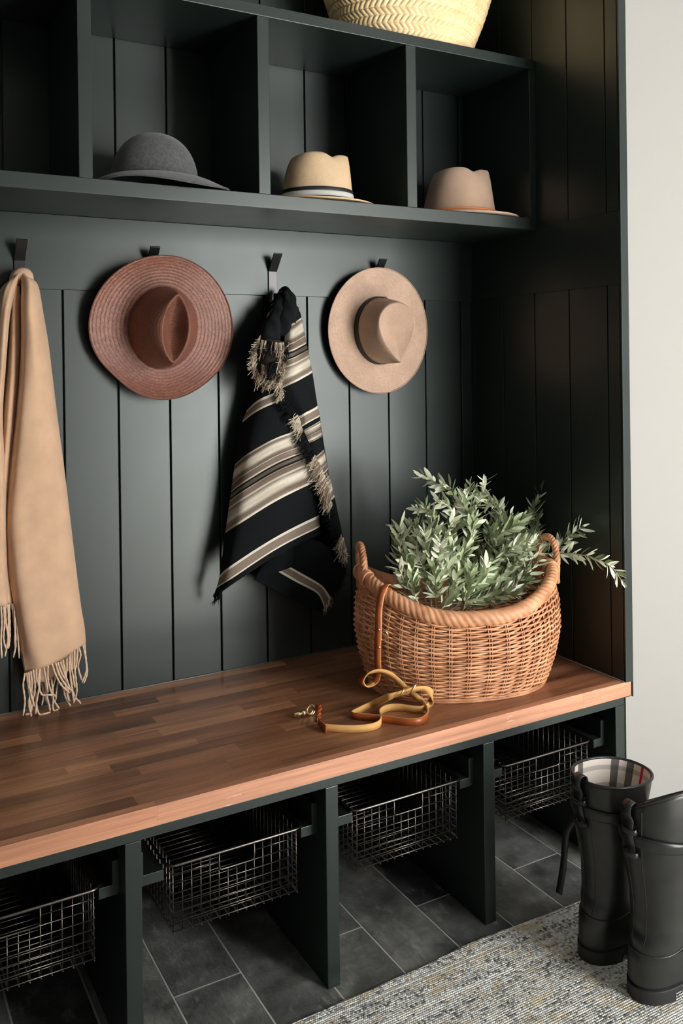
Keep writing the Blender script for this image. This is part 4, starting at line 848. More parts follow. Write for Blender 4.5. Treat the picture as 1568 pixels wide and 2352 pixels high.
# ================================================================== CAMEL SCARF
def cloth(name, rows, mat, parent, nu=28, nv=60, t=0.004, amp=0.0015, seed=0, uvrows=None):
    rowsP = [r for r in rows]
    A = net(rowsP, nu, nv)
    g = np.random.default_rng(seed)
    u = np.linspace(0, 1, nu)[None, :]; v = np.linspace(0, 1, nv)[:, None]
    ph = g.uniform(0, 6.28, 6)
    rip = (np.sin(u*9 + v*2.3 + ph[0]) + 0.7*np.sin(u*17 - v*3.1 + ph[1]) + 0.5*np.sin(v*14 + u*5 + ph[2])) * amp * np.sin(PI*np.clip(u, 0, 1))**0.5
    A = A.copy(); A[:, :, 1] -= rip
    UV = np.zeros((nv, nu, 2)); UV[:, :, 0] = u
    if uvrows is not None:
        UV[:, :, 1] = catmull(np.array(uvrows)[:, None], np.linspace(0, len(uvrows)-1, nv))[:, 0][:, None]
    else: UV[:, :, 1] = v
    # perpendicular metre-scale u
    UV[:, :, 0] *= np.linalg.norm(A[:, -1] - A[:, 0], axis=1).mean()
    m = MB(); m.grid(A, UV)
    o = m.build(name, mat, parent, True)
    if t: solid(o, t, 0)
    return o, A

def yarn(path, r, n=6, tw=0.0):
    m = MB(); P = spline(np.array(path), max(8, 6*len(path)))
    R = np.full(len(P), r); R *= 1 + 0.18*np.sin(np.arange(len(P))*1.9); R[-1] *= 0.6
    m.tube(P, R, n); return m

def scarf():
    r = empty('scarf', (-1.38, -0.05, 1.53), 'long camel tan wool scarf with twisted fringe hung on the leftmost hook', 'scarf')
    cloth('front_panel', SC_RIGHT, M['camel'], r, 40, 90, 0.0035, 0.0016, 1)
    cloth('back_panel', SC_UNDER, M['camel'], r, 30, 60, 0.003, 0.001, 2)
    cloth('inner_fold', SC_MIDDLE, M['camel'], r, 20, 60, 0.003, 0.001, 3)
    cloth('side_panel', SC_LEFT, M['camel'], r, 36, 80, 0.0035, 0.0014, 4)
    # cloth bunched over the prong
    m = MB(); P = spline(np.array([(-1.396, -0.030, 1.512), (-1.392, -0.042, 1.530), (-1.380, -0.048, 1.536), (-1.368, -0.042, 1.530), (-1.362, -0.028, 1.510)]), 16)
    m.tube(P, np.array([0.012 + 0.004*math.sin(PI*i/15) for i in range(16)]), 10); m.build('bunched_top', M['camel'], r, True)
    for T in SC_TASSELS + SC_TASSELS2:
        P = np.array(T); P[:, 2] = np.maximum(P[:, 2], ZB + 0.0028)
        yarn(P, 0.0023).build('tassel', M['camel_fringe'], r, True)
scarf()

# ================================================================== STRIPED BLANKET
def blanket():
    r = empty('blanket', (-0.70, -0.05, 1.51), 'black wool blanket with cream and taupe stripes and frayed fringe hung on a hook', 'blanket')
    def sh(name, data, mat, seed, nu=36, nv=110, amp=0.002):
        return cloth(name, [p for _, p in data], mat, r, nu, nv, 0.003, amp, seed, [v for v, _ in data])
    # rows with a jump in the pattern are split so stripes stay crisp
    sh('front_fold', BL_FRONT, M['blanket'], 5, 44, 150, 0.0022)
    sh('side_fold', BL_RIGHT[:7], M['blanket'], 6, 30, 90, 0.0012)
    sh('side_fold', [(0.10, BL_RIGHT[6][1])] + [(0.32, BL_RIGHT[7][1])] + BL_RIGHT[8:], M['blanket'], 7, 20, 90, 0.0005)
    sh('lower_fold', BL_LOWER, M['blanket'], 8, 36, 60, 0.0018)
    sh('back_fold', BL_BACK, M['blanket'], 9, 24, 60, 0.002)
    sh('tucked_corner', BL_TUCK, M['blanket'], 10, 18, 18, 0.0006)
    cloth('turned_flap', [p for _, p in BL_FLAP], M['taupe_cloth'], r, 20, 24, 0.003, 0.002, 11)
    sh('striped_tab', BL_TAB, M['blanket'], 12, 12, 14, 0.0)
    for nm, pts, rad in (('knotted_fold', BL_LOBE_A, [0.010, 0.016, 0.021, 0.026, 0.030, 0.020]), ('knotted_fold', BL_LOBE_B, [0.010, 0.017, 0.023, 0.026, 0.023, 0.012])):
        P = spline(np.array(pts), 34); R = spline(np.array(rad)[:, None], 34)[:, 0]
        m = MB(); m.tube(P, R, 22)
        V = np.array(m.v)
        V[:, 1] += 0.004*np.sin(V[:, 0]*190 + V[:, 2]*60); V[:, 0] += 0.0022*np.sin(V[:, 2]*120 + V[:, 1]*90)
        m.v = [tuple(q) for q in V]
        o = m.build(nm, M['yarn_k'], r, True)
    # frayed edges
    mats = {'k': M['yarn_k'], 'c': M['yarn_c'], 't': M['yarn_t']}
    idx = {'k': 0, 'c': 1, 't': 2}
    def fray(nm, E, per=26, rad=0.0008, curl=0.5):
        m = MB()
        for (a, ta, ca), (b_, tb, cb) in zip(E[:-1], E[1:]):
            a, b_, ta, tb = map(np.array, (a, b_, ta, tb))
            n = max(5, int(per * np.linalg.norm(b_ - a) / 0.03))
            for i in range(n):
                f = (i + rng.random()) / n
                p0 = a + (b_ - a)*f; p1 = ta + (tb - ta)*f
                d = p1 - p0; L = rng.uniform(0.6, 1.15); j = rng.normal(0, 0.0065, 3)
                p1 = p0 + d*L + j
                mid = p0 + d*L*0.5 + rng.normal(0, 0.0022, 3) + np.array([0, -0.002, 0])
                p0 = p0 - d * 0.18
                c = ca if f < 0.5 + rng.normal(0, .15) else cb
                if c == 'c' and rng.random() < 0.35: c = 't'
                elif c == 't' and rng.random() < 0.35: c = 'c'
                P = spline(np.array([p0, mid, p1]), 7)
                m.tube(P, np.linspace(rad*1.3, rad*0.6, 7), 4, cap=False, fm=idx[c])
        o = m.build(nm, None, r, False, mats=[mats['k'], mats['c'], mats['t']]); o['kind'] = 'stuff'
        return o
    fray('edge_fringe', FR_EDGE, 44, 0.0009); fray('lower_fringe', FR_LOWER, 40, 0.0009); fray('flap_fringe', FR_FLAP, 44, 0.0009); fray('flap_fringe', FR_INNER, 34, 0.0009); fray('corner_fringe', FR_CORNER, 30, 0.0009)
blanket()

# ================================================================== WICKER BASKET
BC = np.array([-0.360, -0.378]); BT = math.radians(-20)
BU = np.array([math.cos(BT), math.sin(BT)]); BV = np.array([-math.sin(BT), math.cos(BT)])
def prof(f):
    """semi-axes at height fraction f"""
    return (float(np.interp(f, [0, .08, .3, .55, .8, 1.0], [.226, .236, .254, .266, .263, .250])),
            float(np.interp(f, [0, .08, .3, .55, .8, 1.0], [.150, .158, .176, .188, .187, .176])))
def rim_h(th):
    return 0.196 + 0.080 * np.abs(np.cos(th)) ** 2.4
def bpt(th, f, out=0.0):
    a, b_ = prof(min(1, max(0, f)))
    e = 0.92     # slightly squared oval
    c, s = math.cos(th), math.sin(th)
    u = (a + out) * math.copysign(abs(c) ** e, c); v = (b_ + out) * math.copysign(abs(s) ** e, s)
    xy = BC + u*BU + v*BV
    return (xy[0], xy[1], ZB + 0.004 + f * float(rim_h(th)))
def wicker_basket():
    r = empty('wicker_basket', (BC[0], BC[1], ZB), 'oval willow wicker basket with twisted rim and two loop handles, filled with olive branches', 'basket')
    ns = 38
    ths = [2*PI*k/ns for k in range(ns)]
    st = MB()
    for t_ in ths:
        for dt in (-0.011, 0.011):
            st.tube([bpt(t_ + dt, f, 0.0006) for f in np.linspace(0.0, 0.99, 12)], 0.0018, 5)
    st.build('upright_stakes', M['wicker'], r, True)
    wv = MB(); nr = 38; per = 8
    nn = ns * per
    for k in range(nr):
        f = (k + 0.6) / (nr + 0.2)
        P = []
        for i in range(nn):
            th = 2*PI*i/nn
            ph = PI * i / per + PI * (k % 2)
            wob = 0.0035*math.sin(3*th + k*1.7)/0.25 * 0.25
            P.append(bpt(th, f + 0.0022*math.sin(5*th + k*2.1), 0.0042*math.cos(ph)))
        wv.tube(P, 0.0026, 6, closed=True)
    wv.build('woven_side', M['wicker'], r, True)
    # base ring and floor
    b = MB(); b.tube([bpt(2*PI*i/120, 0.0, 0.002) for i in range(120)], 0.0042, 8, closed=True)
    b.tube([bpt(2*PI*i/120, 0.03, 0.003) for i in range(120)], 0.0034, 8, closed=True); b.build('base_ring', M['wicker'], r, True)
    fl = MB(); ring = [bpt(2*PI*i/64, 0.03, -0.004) for i in range(64)]; c0 = (BC[0], BC[1], ring[0][2])
    fl.add([c0] + ring, [(0, i+1, (i+1) % 64 + 1) for i in range(64)]); solid(fl.build('woven_floor', M['wicker'], r), 0.003)
    # twisted rolled rim: a thick roll carrying slanted strands
    n = 960; k = 26
    C = np.array([bpt(2*PI*i/n, 1.0, 0.0) for i in range(n)]); C[:, 2] += 0.012
    T = np.roll(C, -1, 0) - np.roll(C, 1, 0); T /= np.linalg.norm(T, axis=1)[:, None]
    Ou = np.array([[math.cos(2*PI*i/n)/prof(1)[0]*BU[j] + math.sin(2*PI*i/n)/prof(1)[1]*BV[j] for j in (0, 1)] + [0] for i in range(n)]); Ou /= np.linalg.norm(Ou, axis=1)[:, None]
    Up = np.cross(T, Ou); Up *= np.sign(Up[:, 2:3])
    A = np.zeros((n, k, 3))
    for j in range(k):
        a = 2*PI*j/k
        s = np.arange(n)/n
        rad = 0.0150*(1 + 0.17*np.abs(np.sin(PI*(s*96 + j/k*4.0)))**0.7)
        A[:, j] = C + (rad*math.cos(a))[:, None]*Ou*0.92 + (rad*math.sin(a))[:, None]*Up*1.12
    A = np.concatenate([A, A[:1]], 0)
    m = MB(); m.grid(A, None, True); m.build('twisted_rim', M['wicker'], r, True)
    # loop handles at both ends of the long axis, each a twist of strands wrapped onto the rim
    for sgn in (1, -1):
        th0 = 0 if sgn > 0 else PI
        e = np.array(bpt(th0, 1.0)); out = sgn * np.array([BU[0], BU[1], 0]); side = np.array([BV[0], BV[1], 0])
        if sgn > 0: side = np.array([math.cos(BT + PI/2 + 0.35), math.sin(BT + PI/2 + 0.35), 0])
        path = []
        hw = 0.036; hh = 0.085
        for s in np.linspace(0, 1, 40):
            a = PI * s
            path.append(e + side * (hw*math.cos(a)*(1.0 + 0.12*math.sin(a))) + np.array([0, 0, 1]) * (0.000 + hh*math.sin(a)**0.75) + out*0.004*math.sin(a))
        path = np.array(path)
        path = np.concatenate([[path[0] - [0, 0, .03]], path, [path[-1] - [0, 0, .03]]])
        P = spline(path, 120)
        Tn = np.gradient(P, axis=0); Tn /= np.linalg.norm(Tn, axis=1)[:, None]
        No = np.cross(Tn, out); No /= np.linalg.norm(No, axis=1)[:, None]
        m = MB(); turns = 5.5
        for q in range(4):
            a = np.linspace(0, 2*PI*turns, 120) + q*PI/2
            m.tube(P + 0.0048*(np.cos(a)[:, None]*out + np.sin(a)[:, None]*No), 0.0050, 7)
        hd = m.build('handle', M['wicker'], r, True)
        for sd in (-1, 1):
            m = MB()
            base = e + side*hw*sd + np.array([0, 0, .010])
            i0 = int(np.argmin(np.linalg.norm(C[:, :2] - base[None, :2], axis=1)))
            for j in range(5):
                ii = (i0 + (j-2)*4) % 960; cc = C[ii]; o_ = Ou[ii]; u_ = Up[ii]; t_ = T[ii]
                ring = [cc + o_*0.0182*math.cos(2*PI*q/20) + u_*0.0205*math.sin(2*PI*q/20) + t_*0.004*math.cos(2*PI*q/20) for q in range(20)]
                m.tube(ring, 0.0030, 6, closed=True)
            m.build('handle_wrap', M['wicker'], hd, True)
wicker_basket()

# ================================================================== OLIVE BRANCHES
def leaf_geo(m, p, d, nrm, L, w, curl):
    d = d/np.linalg.norm(d); s = np.cross(d, nrm); s /= np.linalg.norm(s)+1e-9; u = np.cross(s, d)
    V = []; ts = [0, .12, .32, .55, .78, .93, 1.0]; ws = [.06, .42, .88, 1.0, .72, .30, .02]
    for t, q in zip(ts, ws):
        c = p + d*L*t + u*curl*L*(t*t)
        V += [c - s*w*q*.5 + u*w*q*.10, c, c + s*w*q*.5 + u*w*q*.10]
    F = []
    for i in range(len(ts)-1):
        for j in (0, 1): F.append((i*3+j, i*3+j+1, (i+1)*3+j+1, (i+1)*3+j))
    m.add(V, F)
def branch(pts, label, leaves=44, L=0.030, side=None, start=0.15, seed=0, grp=None, twigs=3):
    g = np.random.default_rng(seed)
    r = empty('olive_branch', tuple(pts[0]), label, 'branch', grp)
    P = spline(np.array(pts, float), 60)
    P += np.cumsum(g.normal(0, 0.0006, P.shape), 0)
    st = MB(); st.tube(P, np.linspace(0.0026, 0.0011, 60), 6)
    lf = MB()
    seg = [(P, start, leaves)]
    for k in range(twigs):
        i = int(g.uniform(0.30, 0.8)*59); p0 = P[i]; t = P[min(59, i+3)] - P[i]; t /= np.linalg.norm(t)
        rv = g.normal(0, 1, 3); rv -= rv @ t * t; rv /= np.linalg.norm(rv)
        dd = t*0.8 + rv*0.75 + np.array([0, 0, .18]); dd /= np.linalg.norm(dd); ln = g.uniform(0.06, 0.13)
        q = np.array([p0, p0 + dd*ln*.5 + g.normal(0, .004, 3), p0 + dd*ln + t*ln*.1])
        Q = spline(q, 24); st.tube(Q, np.linspace(0.0014, 0.0006, 24), 5); seg.append((Q, 0.15, int(leaves*0.33)))
    for Q, s0, nl in seg:
        n = len(Q)
        T = np.gradient(Q, axis=0); T /= np.linalg.norm(T, axis=1)[:, None]
        a0 = g.uniform(0, 6.28)
        for j in range(nl):
            f = s0 + (1 - s0)*(j//2*2 + 0.5)/nl; i = min(n-1, int(f*(n-1))); t = T[i]
            ref = np.array([0, 0, 1.0]) if abs(t[2]) < .9 else np.array([1.0, 0, 0])
            e1 = np.cross(t, ref); e1 /= np.linalg.norm(e1); e2 = np.cross(t, e1)
            a = a0 + (j//2)*(PI/2)*0.9 + (j % 2)*PI + g.normal(0, .35)
            o = math.cos(a)*e1 + math.sin(a)*e2
            d = t*g.uniform(.7, 1.0) + o*g.uniform(.5, 1.0)
            nrm = o*0.8 - t*0.5 + g.normal(0, .45, 3)
            sz = L*g.uniform(.7, 1.25)*(0.65 if f > .93 else 1)
            leaf_geo(lf, Q[i], d, nrm, sz, sz*g.uniform(.23, .31), g.normal(0.05, .15))
    st.build('stem', M['twig'], r, True); lf.build('leaves', M['leaf'], r, True)
    return r
LBL = {'a': 'tallest olive branch, rising from the middle of the bunch in the wicker basket',
 'b': 'olive branch just left of the tallest one, its tip bent left',
 'c': 'olive branch with a drooping tip, third from the left along the top',
 'd': 'olive branch whose tip curls out at the upper left of the bunch',
 'e': 'short olive branch at the left of the bunch, below the curled tip',
 'f': 'thin olive sprig leaning over the left inside of the wicker basket',
 'g': 'olive branch right of the tallest one, with a drooping tip',
 'h': 'olive branch rising upright above the right handle of the wicker basket',
 'i': 'olive branch leaning right, just behind the right handle of the wicker basket',
 'j': 'long olive branch arching out to the right past the basket handle',
 'k': 'olive branch leaning right across the back of the bunch',
 'l': 'olive branch slanting right through the centre front of the bunch',
 'm': 'olive branch standing at the front left of the bunch',
 'n': 'low olive branch lying to the right over the front rim of the basket',
 'o': 'low olive branch with pale leaves at the front rim of the basket',
 'p': 'lowest olive branch, resting along the front right rim of the basket',
 'q': 'olive branch in the centre of the bunch, below the tallest tips',
 'r': 'bushy olive branch in the left half of the bunch',
 's': 'olive branch in front of the upright one near the right handle',
 't': 'small upright olive sprig at the middle of the front rim',
 'v': 'short olive sprig at the left end of the front rim, right of the leash',
 'w': 'olive sprig pointing right along the inside of the basket toward its right handle',
 'x': 'small olive sprig nearest the leash inside the left of the basket',
 'y': 'short leafy olive sprig against the inner front rim, left of the middle',
 'u': 'olive branch filling the gap between the two highest tips at the back'}
BRANCH_TWIGS = [1, 1, 1, 1, 2, 1, 1, 1, 2, 1, 4, 4, 4, 4, 4, 4, 4, 4, 4, 3, 3, 3, 3, 2, 3]
BR = [(BRANCHES[k], BRANCH_LEAVES[k], LBL[k]) for k in sorted(LBL)]
for i, (pts, nl, lab) in enumerate(BR):
    branch(pts, lab, int(nl*1.25), 0.038, seed=40 + i, grp='olive branches in the wicker basket', twigs=BRANCH_TWIGS[i])

# ================================================================== LEATHER LEASH
def ribbon(m, data, w, t, n, flip=None):
    P = spline(np.array([p for p, _ in data]), n); Wd = spline(np.array([q for _, q in data], float), n)
    T = np.gradient(P, axis=0); T /= np.linalg.norm(T, axis=1)[:, None]
    Wd -= (Wd*T).sum(1)[:, None]*T; Wd /= np.linalg.norm(Wd, axis=1)[:, None]
    Nn = np.cross(T, Wd)
    V = []; F = []; fm = []
    for i in range(n):
        for a, b_ in ((-1, -1), (1, -1), (1, 1), (-1, 1)):
            V.append(P[i] + Wd[i]*w/2*a + Nn[i]*t/2*b_)
    for i in range(n-1):
        for k in range(4):
            F.append((i*4+k, i*4+(k+1) % 4, (i+1)*4+(k+1) % 4, (i+1)*4+k)); fm.append((0 if k == (0 if (flip and (i/(n-1) < flip if flip > 0 else i/(n-1) > -flip)) else 2) else 1))
    F.append((0, 3, 2, 1)); fm.append(1); e = (n-1)*4; F.append((e, e+1, e+2, e+3)); fm.append(1)
    nb = len(m.v); m.v.extend([tuple(map(float, v)) for v in V]); m.uv.extend([(0, 0)]*len(V))
    m.f.extend([tuple(q + nb for q in f) for f in F]); m.fm.extend(fm)
def ring3(c, r, n1, n2, rad, k=28):
    return [np.array(c) + r*(math.cos(2*PI*i/k)*np.array(n1) + math.sin(2*PI*i/k)*np.array(n2)) for i in range(k)]
def leash():
    r = empty('dog_leash', (-0.68, -0.48, ZB), 'orange brown leather dog leash with brass rings coiled beside the wicker basket', 'leash')
    m = MB(); ribbon(m, LEASH_A, 0.0165, 0.0030, 420, 0.40); 
    m.build('strap', None, r, True, mats=[M['leather'], M['suede']])
    m = MB(); ribbon(m, LEASH_B, 0.0165, 0.0030, 300, -0.44)
    m.build('handle_strap', None, r, True, mats=[M['leather'], M['suede']])
    K = {k: np.array(v) for k, v in LEASH_PTS.items()}
    # braided end loop between buckle and snap ring
    m = MB()
    for q in range(3):
        P = spline(np.array([K['loop1'] + [0, 0, .006], (K['loop1'] + K['loop2'])/2 + [.006, 0, .012], K['loop2'] + [0, 0, .008], K['buckle'] + [0, 0, .004]]), 40)
        a = np.linspace(0, 9, 40) + q*2.1
        m.tube(P + 0.0035*np.stack([np.cos(a), np.sin(a), np.sin(a+1)], 1), 0.0038, 7)
    m.build('twisted_end', M['leather'], r, True)
    m = MB(); ribbon(m, [(K['buckle'] + [0, 0, .004], [0, 0, 1]), ((K['buckle'] + K['tabend'])/2 + [0, -.004, 0], [0, 0, 1]), (K['tabend'] + [0, -.004, 0], [0, 0, 1])], 0.0165, 0.003, 20)
    m.build('end_tab', None, r, True, mats=[M['leather'], M['leather']])
    def brass(nm, fn):
        mm = MB(); fn(mm); return mm.build(nm, M['brass'], r, True)
    zz = np.array([0, 0, 1.0])
    ax = K['clip_end'] - K['clip_tip']; ax /= np.linalg.norm(ax); sx = np.cross(zz, ax)
    brass('snap_ring', lambda mm: mm.tube(ring3(K['ring'] + [0, 0, .004], 0.0105, ax*.9 + zz*.3, sx*.5 + zz*.8, 0), 0.0021, 8, closed=True))
    def snap(mm):
        P = spline(np.array([K['clip_tip'] + [0, 0, -.004], K['clip_mid'] + [0, 0, -.002], K['clip_end'] + [0, 0, -.001]]), 30)
        s = np.linspace(0, 1, 30)
        R = np.interp(s, [0, .05, .25, .38, .42, .48, .56, .60, .68, .80, .84, 1], [.003, .0066, .0074, .0070, .0044, .0044, .0074, .0078, .0078, .0070, .0042, .0046])
        mm.tube(P, R, 12)
    brass('snap_hook', snap)
    sw_ = brass('swivel_loop', lambda mm: mm.tube(ring3(K['clip_end'] + ax*.006 + [0, 0, .001], 0.008, ax, zz*.9 + sx*.3, 0), 0.0019, 8, closed=True))
    brass('buckle_ring', lambda mm: mm.tube(ring3(K['buckle'] + [0, 0, .003], 0.0085, sx*.7 + ax*.3, zz, 0), 0.0020, 8, closed=True))
    c = np.array(LEASH_SLIDE[0]); c2 = np.array(LEASH_SLIDE[1])
    brass('sliding_ring', lambda mm: mm.tube(ring3(c, 0.0135, (.75, .35, .45), (.3, -.45, .75), 0), 0.0022, 8, closed=True))
    brass('small_ring', lambda mm: mm.tube(ring3(c2, 0.0095, (.75, .35, .45), (.3, -.45, .75), 0), 0.0019, 8, closed=True))
    cr = np.array(LEASH_RING)
    brass('d_ring', lambda mm: mm.tube(ring3(cr + np.array([0.006, 0, 0]), 0.0115, (0.05, -0.3, 1.0), (.55, -.45, 0), 0), 0.0020, 8, closed=True))
    for dz in (0.018, -0.024):
        mm = MB(); p = cr + np.array([-0.010, -0.002, dz]); mm.tube([p + np.array([.003, .003, 0]), p + np.array([-.0012, -.0035, 0])], [.0034, .0030], 10); mm.build('rivet', M['brass'], r, True)
leash()

# ================================================================== RIDING BOOTS
def boot(x0, y0, label, tail, lean=0.0):
    z0 = 0.0085
    r = empty('riding_boot', (x0, y0, z0), label, 'boot', 'tall black boots on the rug')
    sec = [ # z, cx, back, front, half width
     (.026, 0, .066, .198, .041), (.034, 0, .068, .200, .0425), (.048, 0, .068, .192, .0435), (.064, 0, .067, .170, .044), (.080, 0, .065, .138, .045),
     (.094, 0, .062, .106, .046), (.110, 0, .058, .080, .048), (.132, .002, .055, .064, .0505), (.165, .005, .056, .058, .053), (.200, .008, .060, .057, .056), (.240, .010, .069, .064, .061),
     (.285, .013, .081, .074, .066), (.325, .017, .087, .084, .070), (.360, .020, .090, .090, .073), (.386, .022, .092, .094, .074)]
    K = np.array(sec); Z = np.concatenate([np.linspace(.026, .10, 26), np.linspace(.103, .386, 54)])
    n = 64; th = np.linspace(0, 2*PI, n, endpoint=False)
    def ring(z, grow=0.0):
        q = [np.interp(z, K[:, 0], K[:, i]) for i in range(1, 5)]
        cx, bk, fr, hw = q
        c, s = np.cos(th), np.sin(th)
        ball = np.exp(-((c - 0.55)/0.35)**2) * np.clip((0.09 - z)/0.06, 0, 1) * 0.006
        X = cx + np.where(c > 0, (fr + grow)*np.abs(c)**.92, -(bk + grow)*np.abs(c)**.95)
        wr = 0.0016*np.sin(z*150 + th*2)*np.exp(-((z - .115)/.03)**2)
        Y = (hw + grow + ball) * np.sign(s)*np.abs(s)**.92
        zz = np.full(n, z) + (0.006*(-c) - lean*s)*np.clip((z-.33)/.056, 0, 1)
        return np.stack([x0 + X + wr, y0 + Y, z0 + zz], 1)
    A = np.array([ring(z) for z in Z])
    lo = A[Z <= .0955]; hi = A[Z >= .092]
    m = MB(); m.grid(hi, None, True); sh = m.build('shaft', M['rubber'], r, True); solid(sh, 0.003, -1)
    zl = Z[Z <= .0955]
    lo = np.array([ring(z, 0.0016) for z in zl])
    m = MB(); m.grid(lo, None, True); m.f.append(tuple(range(n))); ft = m.build('foot', M['rubber'], r, True)
    # raised seam round the ankle, back stay and piped top edge
    m = MB()
    zs = .094 + 0.028*np.exp(-((np.cos(th) - 1.0)/0.6)**2)
    S_ = np.array([ring(z)[i] for i, z in enumerate(zs)]); S_[:, 2] = z0 + zs
    cc = np.array([x0, y0, 0]); 
    m.tube(S_, 0.0022, 6, closed=True); m.build('ankle_seam', M['rubber'], sh, True)
    m = MB(); m.tube(A[-1], 0.0032, 8, closed=True); m.build('top_piping', M['rubber'], r, True)
    m = MB()
    for s in (-1, 1):
        ang = PI + s*0.28
        P = []
        for z in np.linspace(.10, .375, 40):
            i = ang/(2*PI)*n; R_ = ring(z); i0 = int(i) % n; f = i - int(i); P.append(R_[i0]*(1-f) + R_[(i0+1) % n]*f)
        m.tube(P, 0.0013, 5)
    m.build('back_stay', M['rubber'], sh, True)
    m = MB(); 
    for s in (-1, 1):
        P = []
        for z in np.linspace(.03, .092, 14):
            R_ = ring(z, .0018); 
            i = (PI/2*s - 0.25*s) % (2*PI)/(2*PI)*n; P.append(R_[int(i) % n])
        m.tube(P, 0.0009, 5)
    m.build('foot_seam', M['rubber'], ft, True)
    # lining
    m = MB(); L = []; UV = []
    for j, z in enumerate(np.linspace(.386, .22, 14)):
        q = ring(z, -0.0042); q[:, 2] -= 0.001; L.append(np.concatenate([q, q[:1]])); UV.append([(k/n*1.0, j/14*.5) for k in range(n+1)])
    m.grid(np.array(L), np.array(UV)); m.build('lining', M['plaid'], r, True)
    # sole, welt and heel
    def outline(grow, xmin=-9):
        R_ = ring(.030, grow)[:, :2]; R_ = R_.copy(); R_[:, 0] = np.maximum(R_[:, 0], x0 + xmin) if xmin > -9 else R_[:, 0]; return R_
    def slab(nm, P2, za, zb_):
        m = MB(); k = len(P2)
        V = [(p[0], p[1], za) for p in P2] + [(p[0], p[1], zb_) for p in P2]
        F = [tuple(range(k))[::-1], tuple(range(k, 2*k))] + [(i, (i+1) % k, k + (i+1) % k, k + i) for i in range(k)]
        m.add(V, F); o = m.build(nm, M['sole'], r); bevel(o, .0018); return o
    so = slab('sole', outline(.0050), z0 + .014, z0 + .027)
    P2 = outline(.0050); P2 = P2.copy(); P2[:, 0] = np.minimum(P2[:, 0], x0 - .002); slab('heel', P2, z0, z0 + .016)
    P2 = outline(.0046); P2 = P2.copy(); P2[:, 0] = np.maximum(P2[:, 0], x0 + .055); slab('forefoot_tread', P2, z0, z0 + .016)
    m = MB(); R_ = outline(.0050)
    for i in range(n):
        for f in (0.0, .25, .5, .75):
            p = R_[i]*(1-f) + R_[(i+1) % n]*f; q = R_[i]*(1-f-.12) + R_[(i+1) % n]*(f+.12)
            d = p - np.array([x0 + .05, y0]); d /= np.linalg.norm(d)
            m.tube([(p[0] - d[0]*.0012, p[1] - d[1]*.0012, z0 + .0276), (q[0] - d[0]*.0012, q[1] - d[1]*.0012, z0 + .0276)], .0007, 4)
    m.build('welt_stitching', M['sole'], so)
    # strap round the calf
    B = []
    for w in np.linspace(-.0105, .0105, 5):
        row = []
        for i in range(n):
            zc = .318 + 0.010*math.cos(th[i] - PI) + w
            q = ring(zc, .0042); row.append(q[i])
        B.append(row)
    m = MB(); m.grid(np.array(B), None, True); o = m.build('calf_strap', M['rubber'], r, True); solid(o, .0024, 0)
    # pull strap at the back: stands off in a loop at the top, held by keepers
    def bs(path, w, nm, t=.0026):
        data = [((x0 + a, y0 + b_, z0 + c), [0, 1, 0]) for a, b_, c in path]
        m = MB(); ribbon(m, data, w, t, 70); return m.build(nm, None, r, True, mats=[M['rubber'], M['rubber']])
    bs([(-.068, 0, .290), (-.074, 0, .315), (-.079, 0, .335), (-.081, 0, .352), (-.078, 0, .368), (-.086, 0, .384), (-.083, 0, .400), (-.070, 0, .404), (-.062, 0, .394), (-.063, 0, .372), (-.070, 0, .352), (-.074, 0, .335)], .022, 'pull_loop')
    for zc, xo in ((.348, -.0765), (.300, -.0735)):
        m = MB(); ring_ = [(x0 + xo + .0085*math.cos(a), y0 + .0150*math.sin(a), z0 + zc) for a in np.linspace(0, 2*PI, 28, endpoint=False)]
        G = np.array([[(p[0] - w*.25, p[1], p[2] + w) for p in ring_] for w in (-.0055, 0, .0055)])
        m.grid(G, None, True); o = m.build('strap_keeper', M['rubber'], r, True); solid(o, .0024, 1)
    # buckle knot on the outer side and a loose strap end
    if tail == 'back':
        bs([(-.062, .026, .298), (-.072, .042, .265), (-.070, .052, .225), (-.074, .054, .178), (-.086, .052, .138), (-.092, .050, .124)], .017, 'loose_strap_end')
    else:
        m = MB(); cx_ = x0 + .080; 
        P = [(cx_ - .010, y0 - .062, z0 + .335), (cx_ + .010, y0 - .056, z0 + .335), (cx_ + .012, y0 - .054, z0 + .300), (cx_ - .008, y0 - .060, z0 + .298)]
        m.tube(spline(np.array(P + P[:1]), 40), .0035, 8); m.build('buckle', M['rubber'], r, True)
        bs([(.078, -.062, .318), (.086, -.064, .295), (.094, -.066, .255), (.100, -.068, .20), (.100, -.070, .15), (.092, -.072, .11)], .018, 'loose_strap_end')
    return r
boot(-0.292, -0.818, 'tall black rubber riding boot with checked lining, standing nearest the bench', 'back')
boot(-0.290, -0.955, 'tall black rubber riding boot at the right edge, in front of its pair', 'front', 0.046)

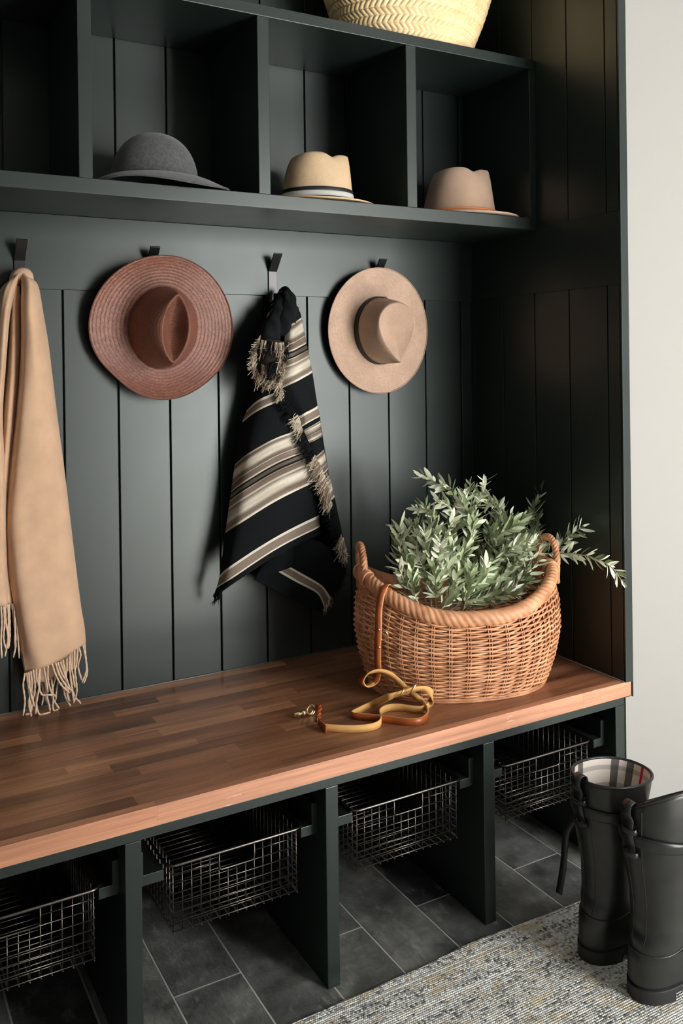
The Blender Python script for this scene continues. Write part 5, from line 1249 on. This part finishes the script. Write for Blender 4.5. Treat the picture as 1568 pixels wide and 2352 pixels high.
# ================================================================== RUG
def rug():
    m = MB(); x0, x1, y1, y0 = -1.9, 1.3, -0.662, -3.2
    nx, ny = 300, 150
    g = np.random.default_rng(3)
    X = np.linspace(x0, x1, nx); Y = y1 - (y1 - y0) * np.linspace(0, 1, ny) ** 1.6
    ed = np.interp(np.arange(nx), np.arange(0, nx, 6), g.normal(0, .0022, len(range(0, nx, 6))))
    V = []
    for j, y in enumerate(Y):
        for i, x in enumerate(X):
            zz = .0075 + .0008*math.sin(y*700 + x*3); k = 1 if j > 0 else 0
            V.append((x, y + ed[i]*(1 if j < 2 else 0) + .012*math.exp(-((x+.5)/.18)**2)*(1 if j < 3 else 0), zz if j > 0 else .0015))
    G = np.array(V).reshape(ny, nx, 3)
    m.grid(G, None, flip=True)
    o = m.build('rug', M['rug'], None, True)
    tag(o, 'grey woven rug flecked with white and ochre lying on the slate floor under the boots', 'rug')
rug()

# ================================================================== PALM BASKET ON TOP
def palm_basket():
    z0 = 2.1795; cx, cy = -0.345, -0.158
    r = empty('palm_basket', (cx, cy, z0), 'braided pale palm leaf basket standing on top of the cubby shelf', 'basket')
    rows = 13; sub = 14; nc = 78; n = nc*8
    th = np.linspace(0, 2*PI, n + 1)
    A = []; H = 0.235
    for j in range(rows*sub + 1):
        f = j/(rows*sub); row = min(rows-1, int(f*rows)); fr = f*rows - row
        a = 0.195 + 0.085*f; b_ = 0.132 + 0.070*f**.85
        c = th/(2*PI)*nc
        sl = (fr - .5)*(1 if row % 2 else -1)*0.9
        hgt = np.abs(np.sin(PI*(c + sl)))**.55 * (math.sin(PI*min(1, max(0, fr)))**.35)
        o = 0.0052*hgt
        dent = 0.004*np.sin(th*3 + f*5)
        A.append(np.stack([cx + (a + o + dent)*np.cos(th), cy + (b_ + o + dent)*np.sin(th), np.full(n+1, z0 + f*H) + .010*np.sin(th + 1.0)*f*0 ], 1))
    A = np.array(A)
    A[:, :, 1] = np.minimum(A[:, :, 1], -0.004)
    m = MB(); m.grid(A[:, :n], None, True); m.f.append(tuple(range(n))[::-1]); o = m.build('braided_side', M['palm'], r, True)
    m = MB(); m.tube(A[-1][:-1:4], .006, 8, closed=True); m.build('braided_rim', M['palm'], r, True)
palm_basket()
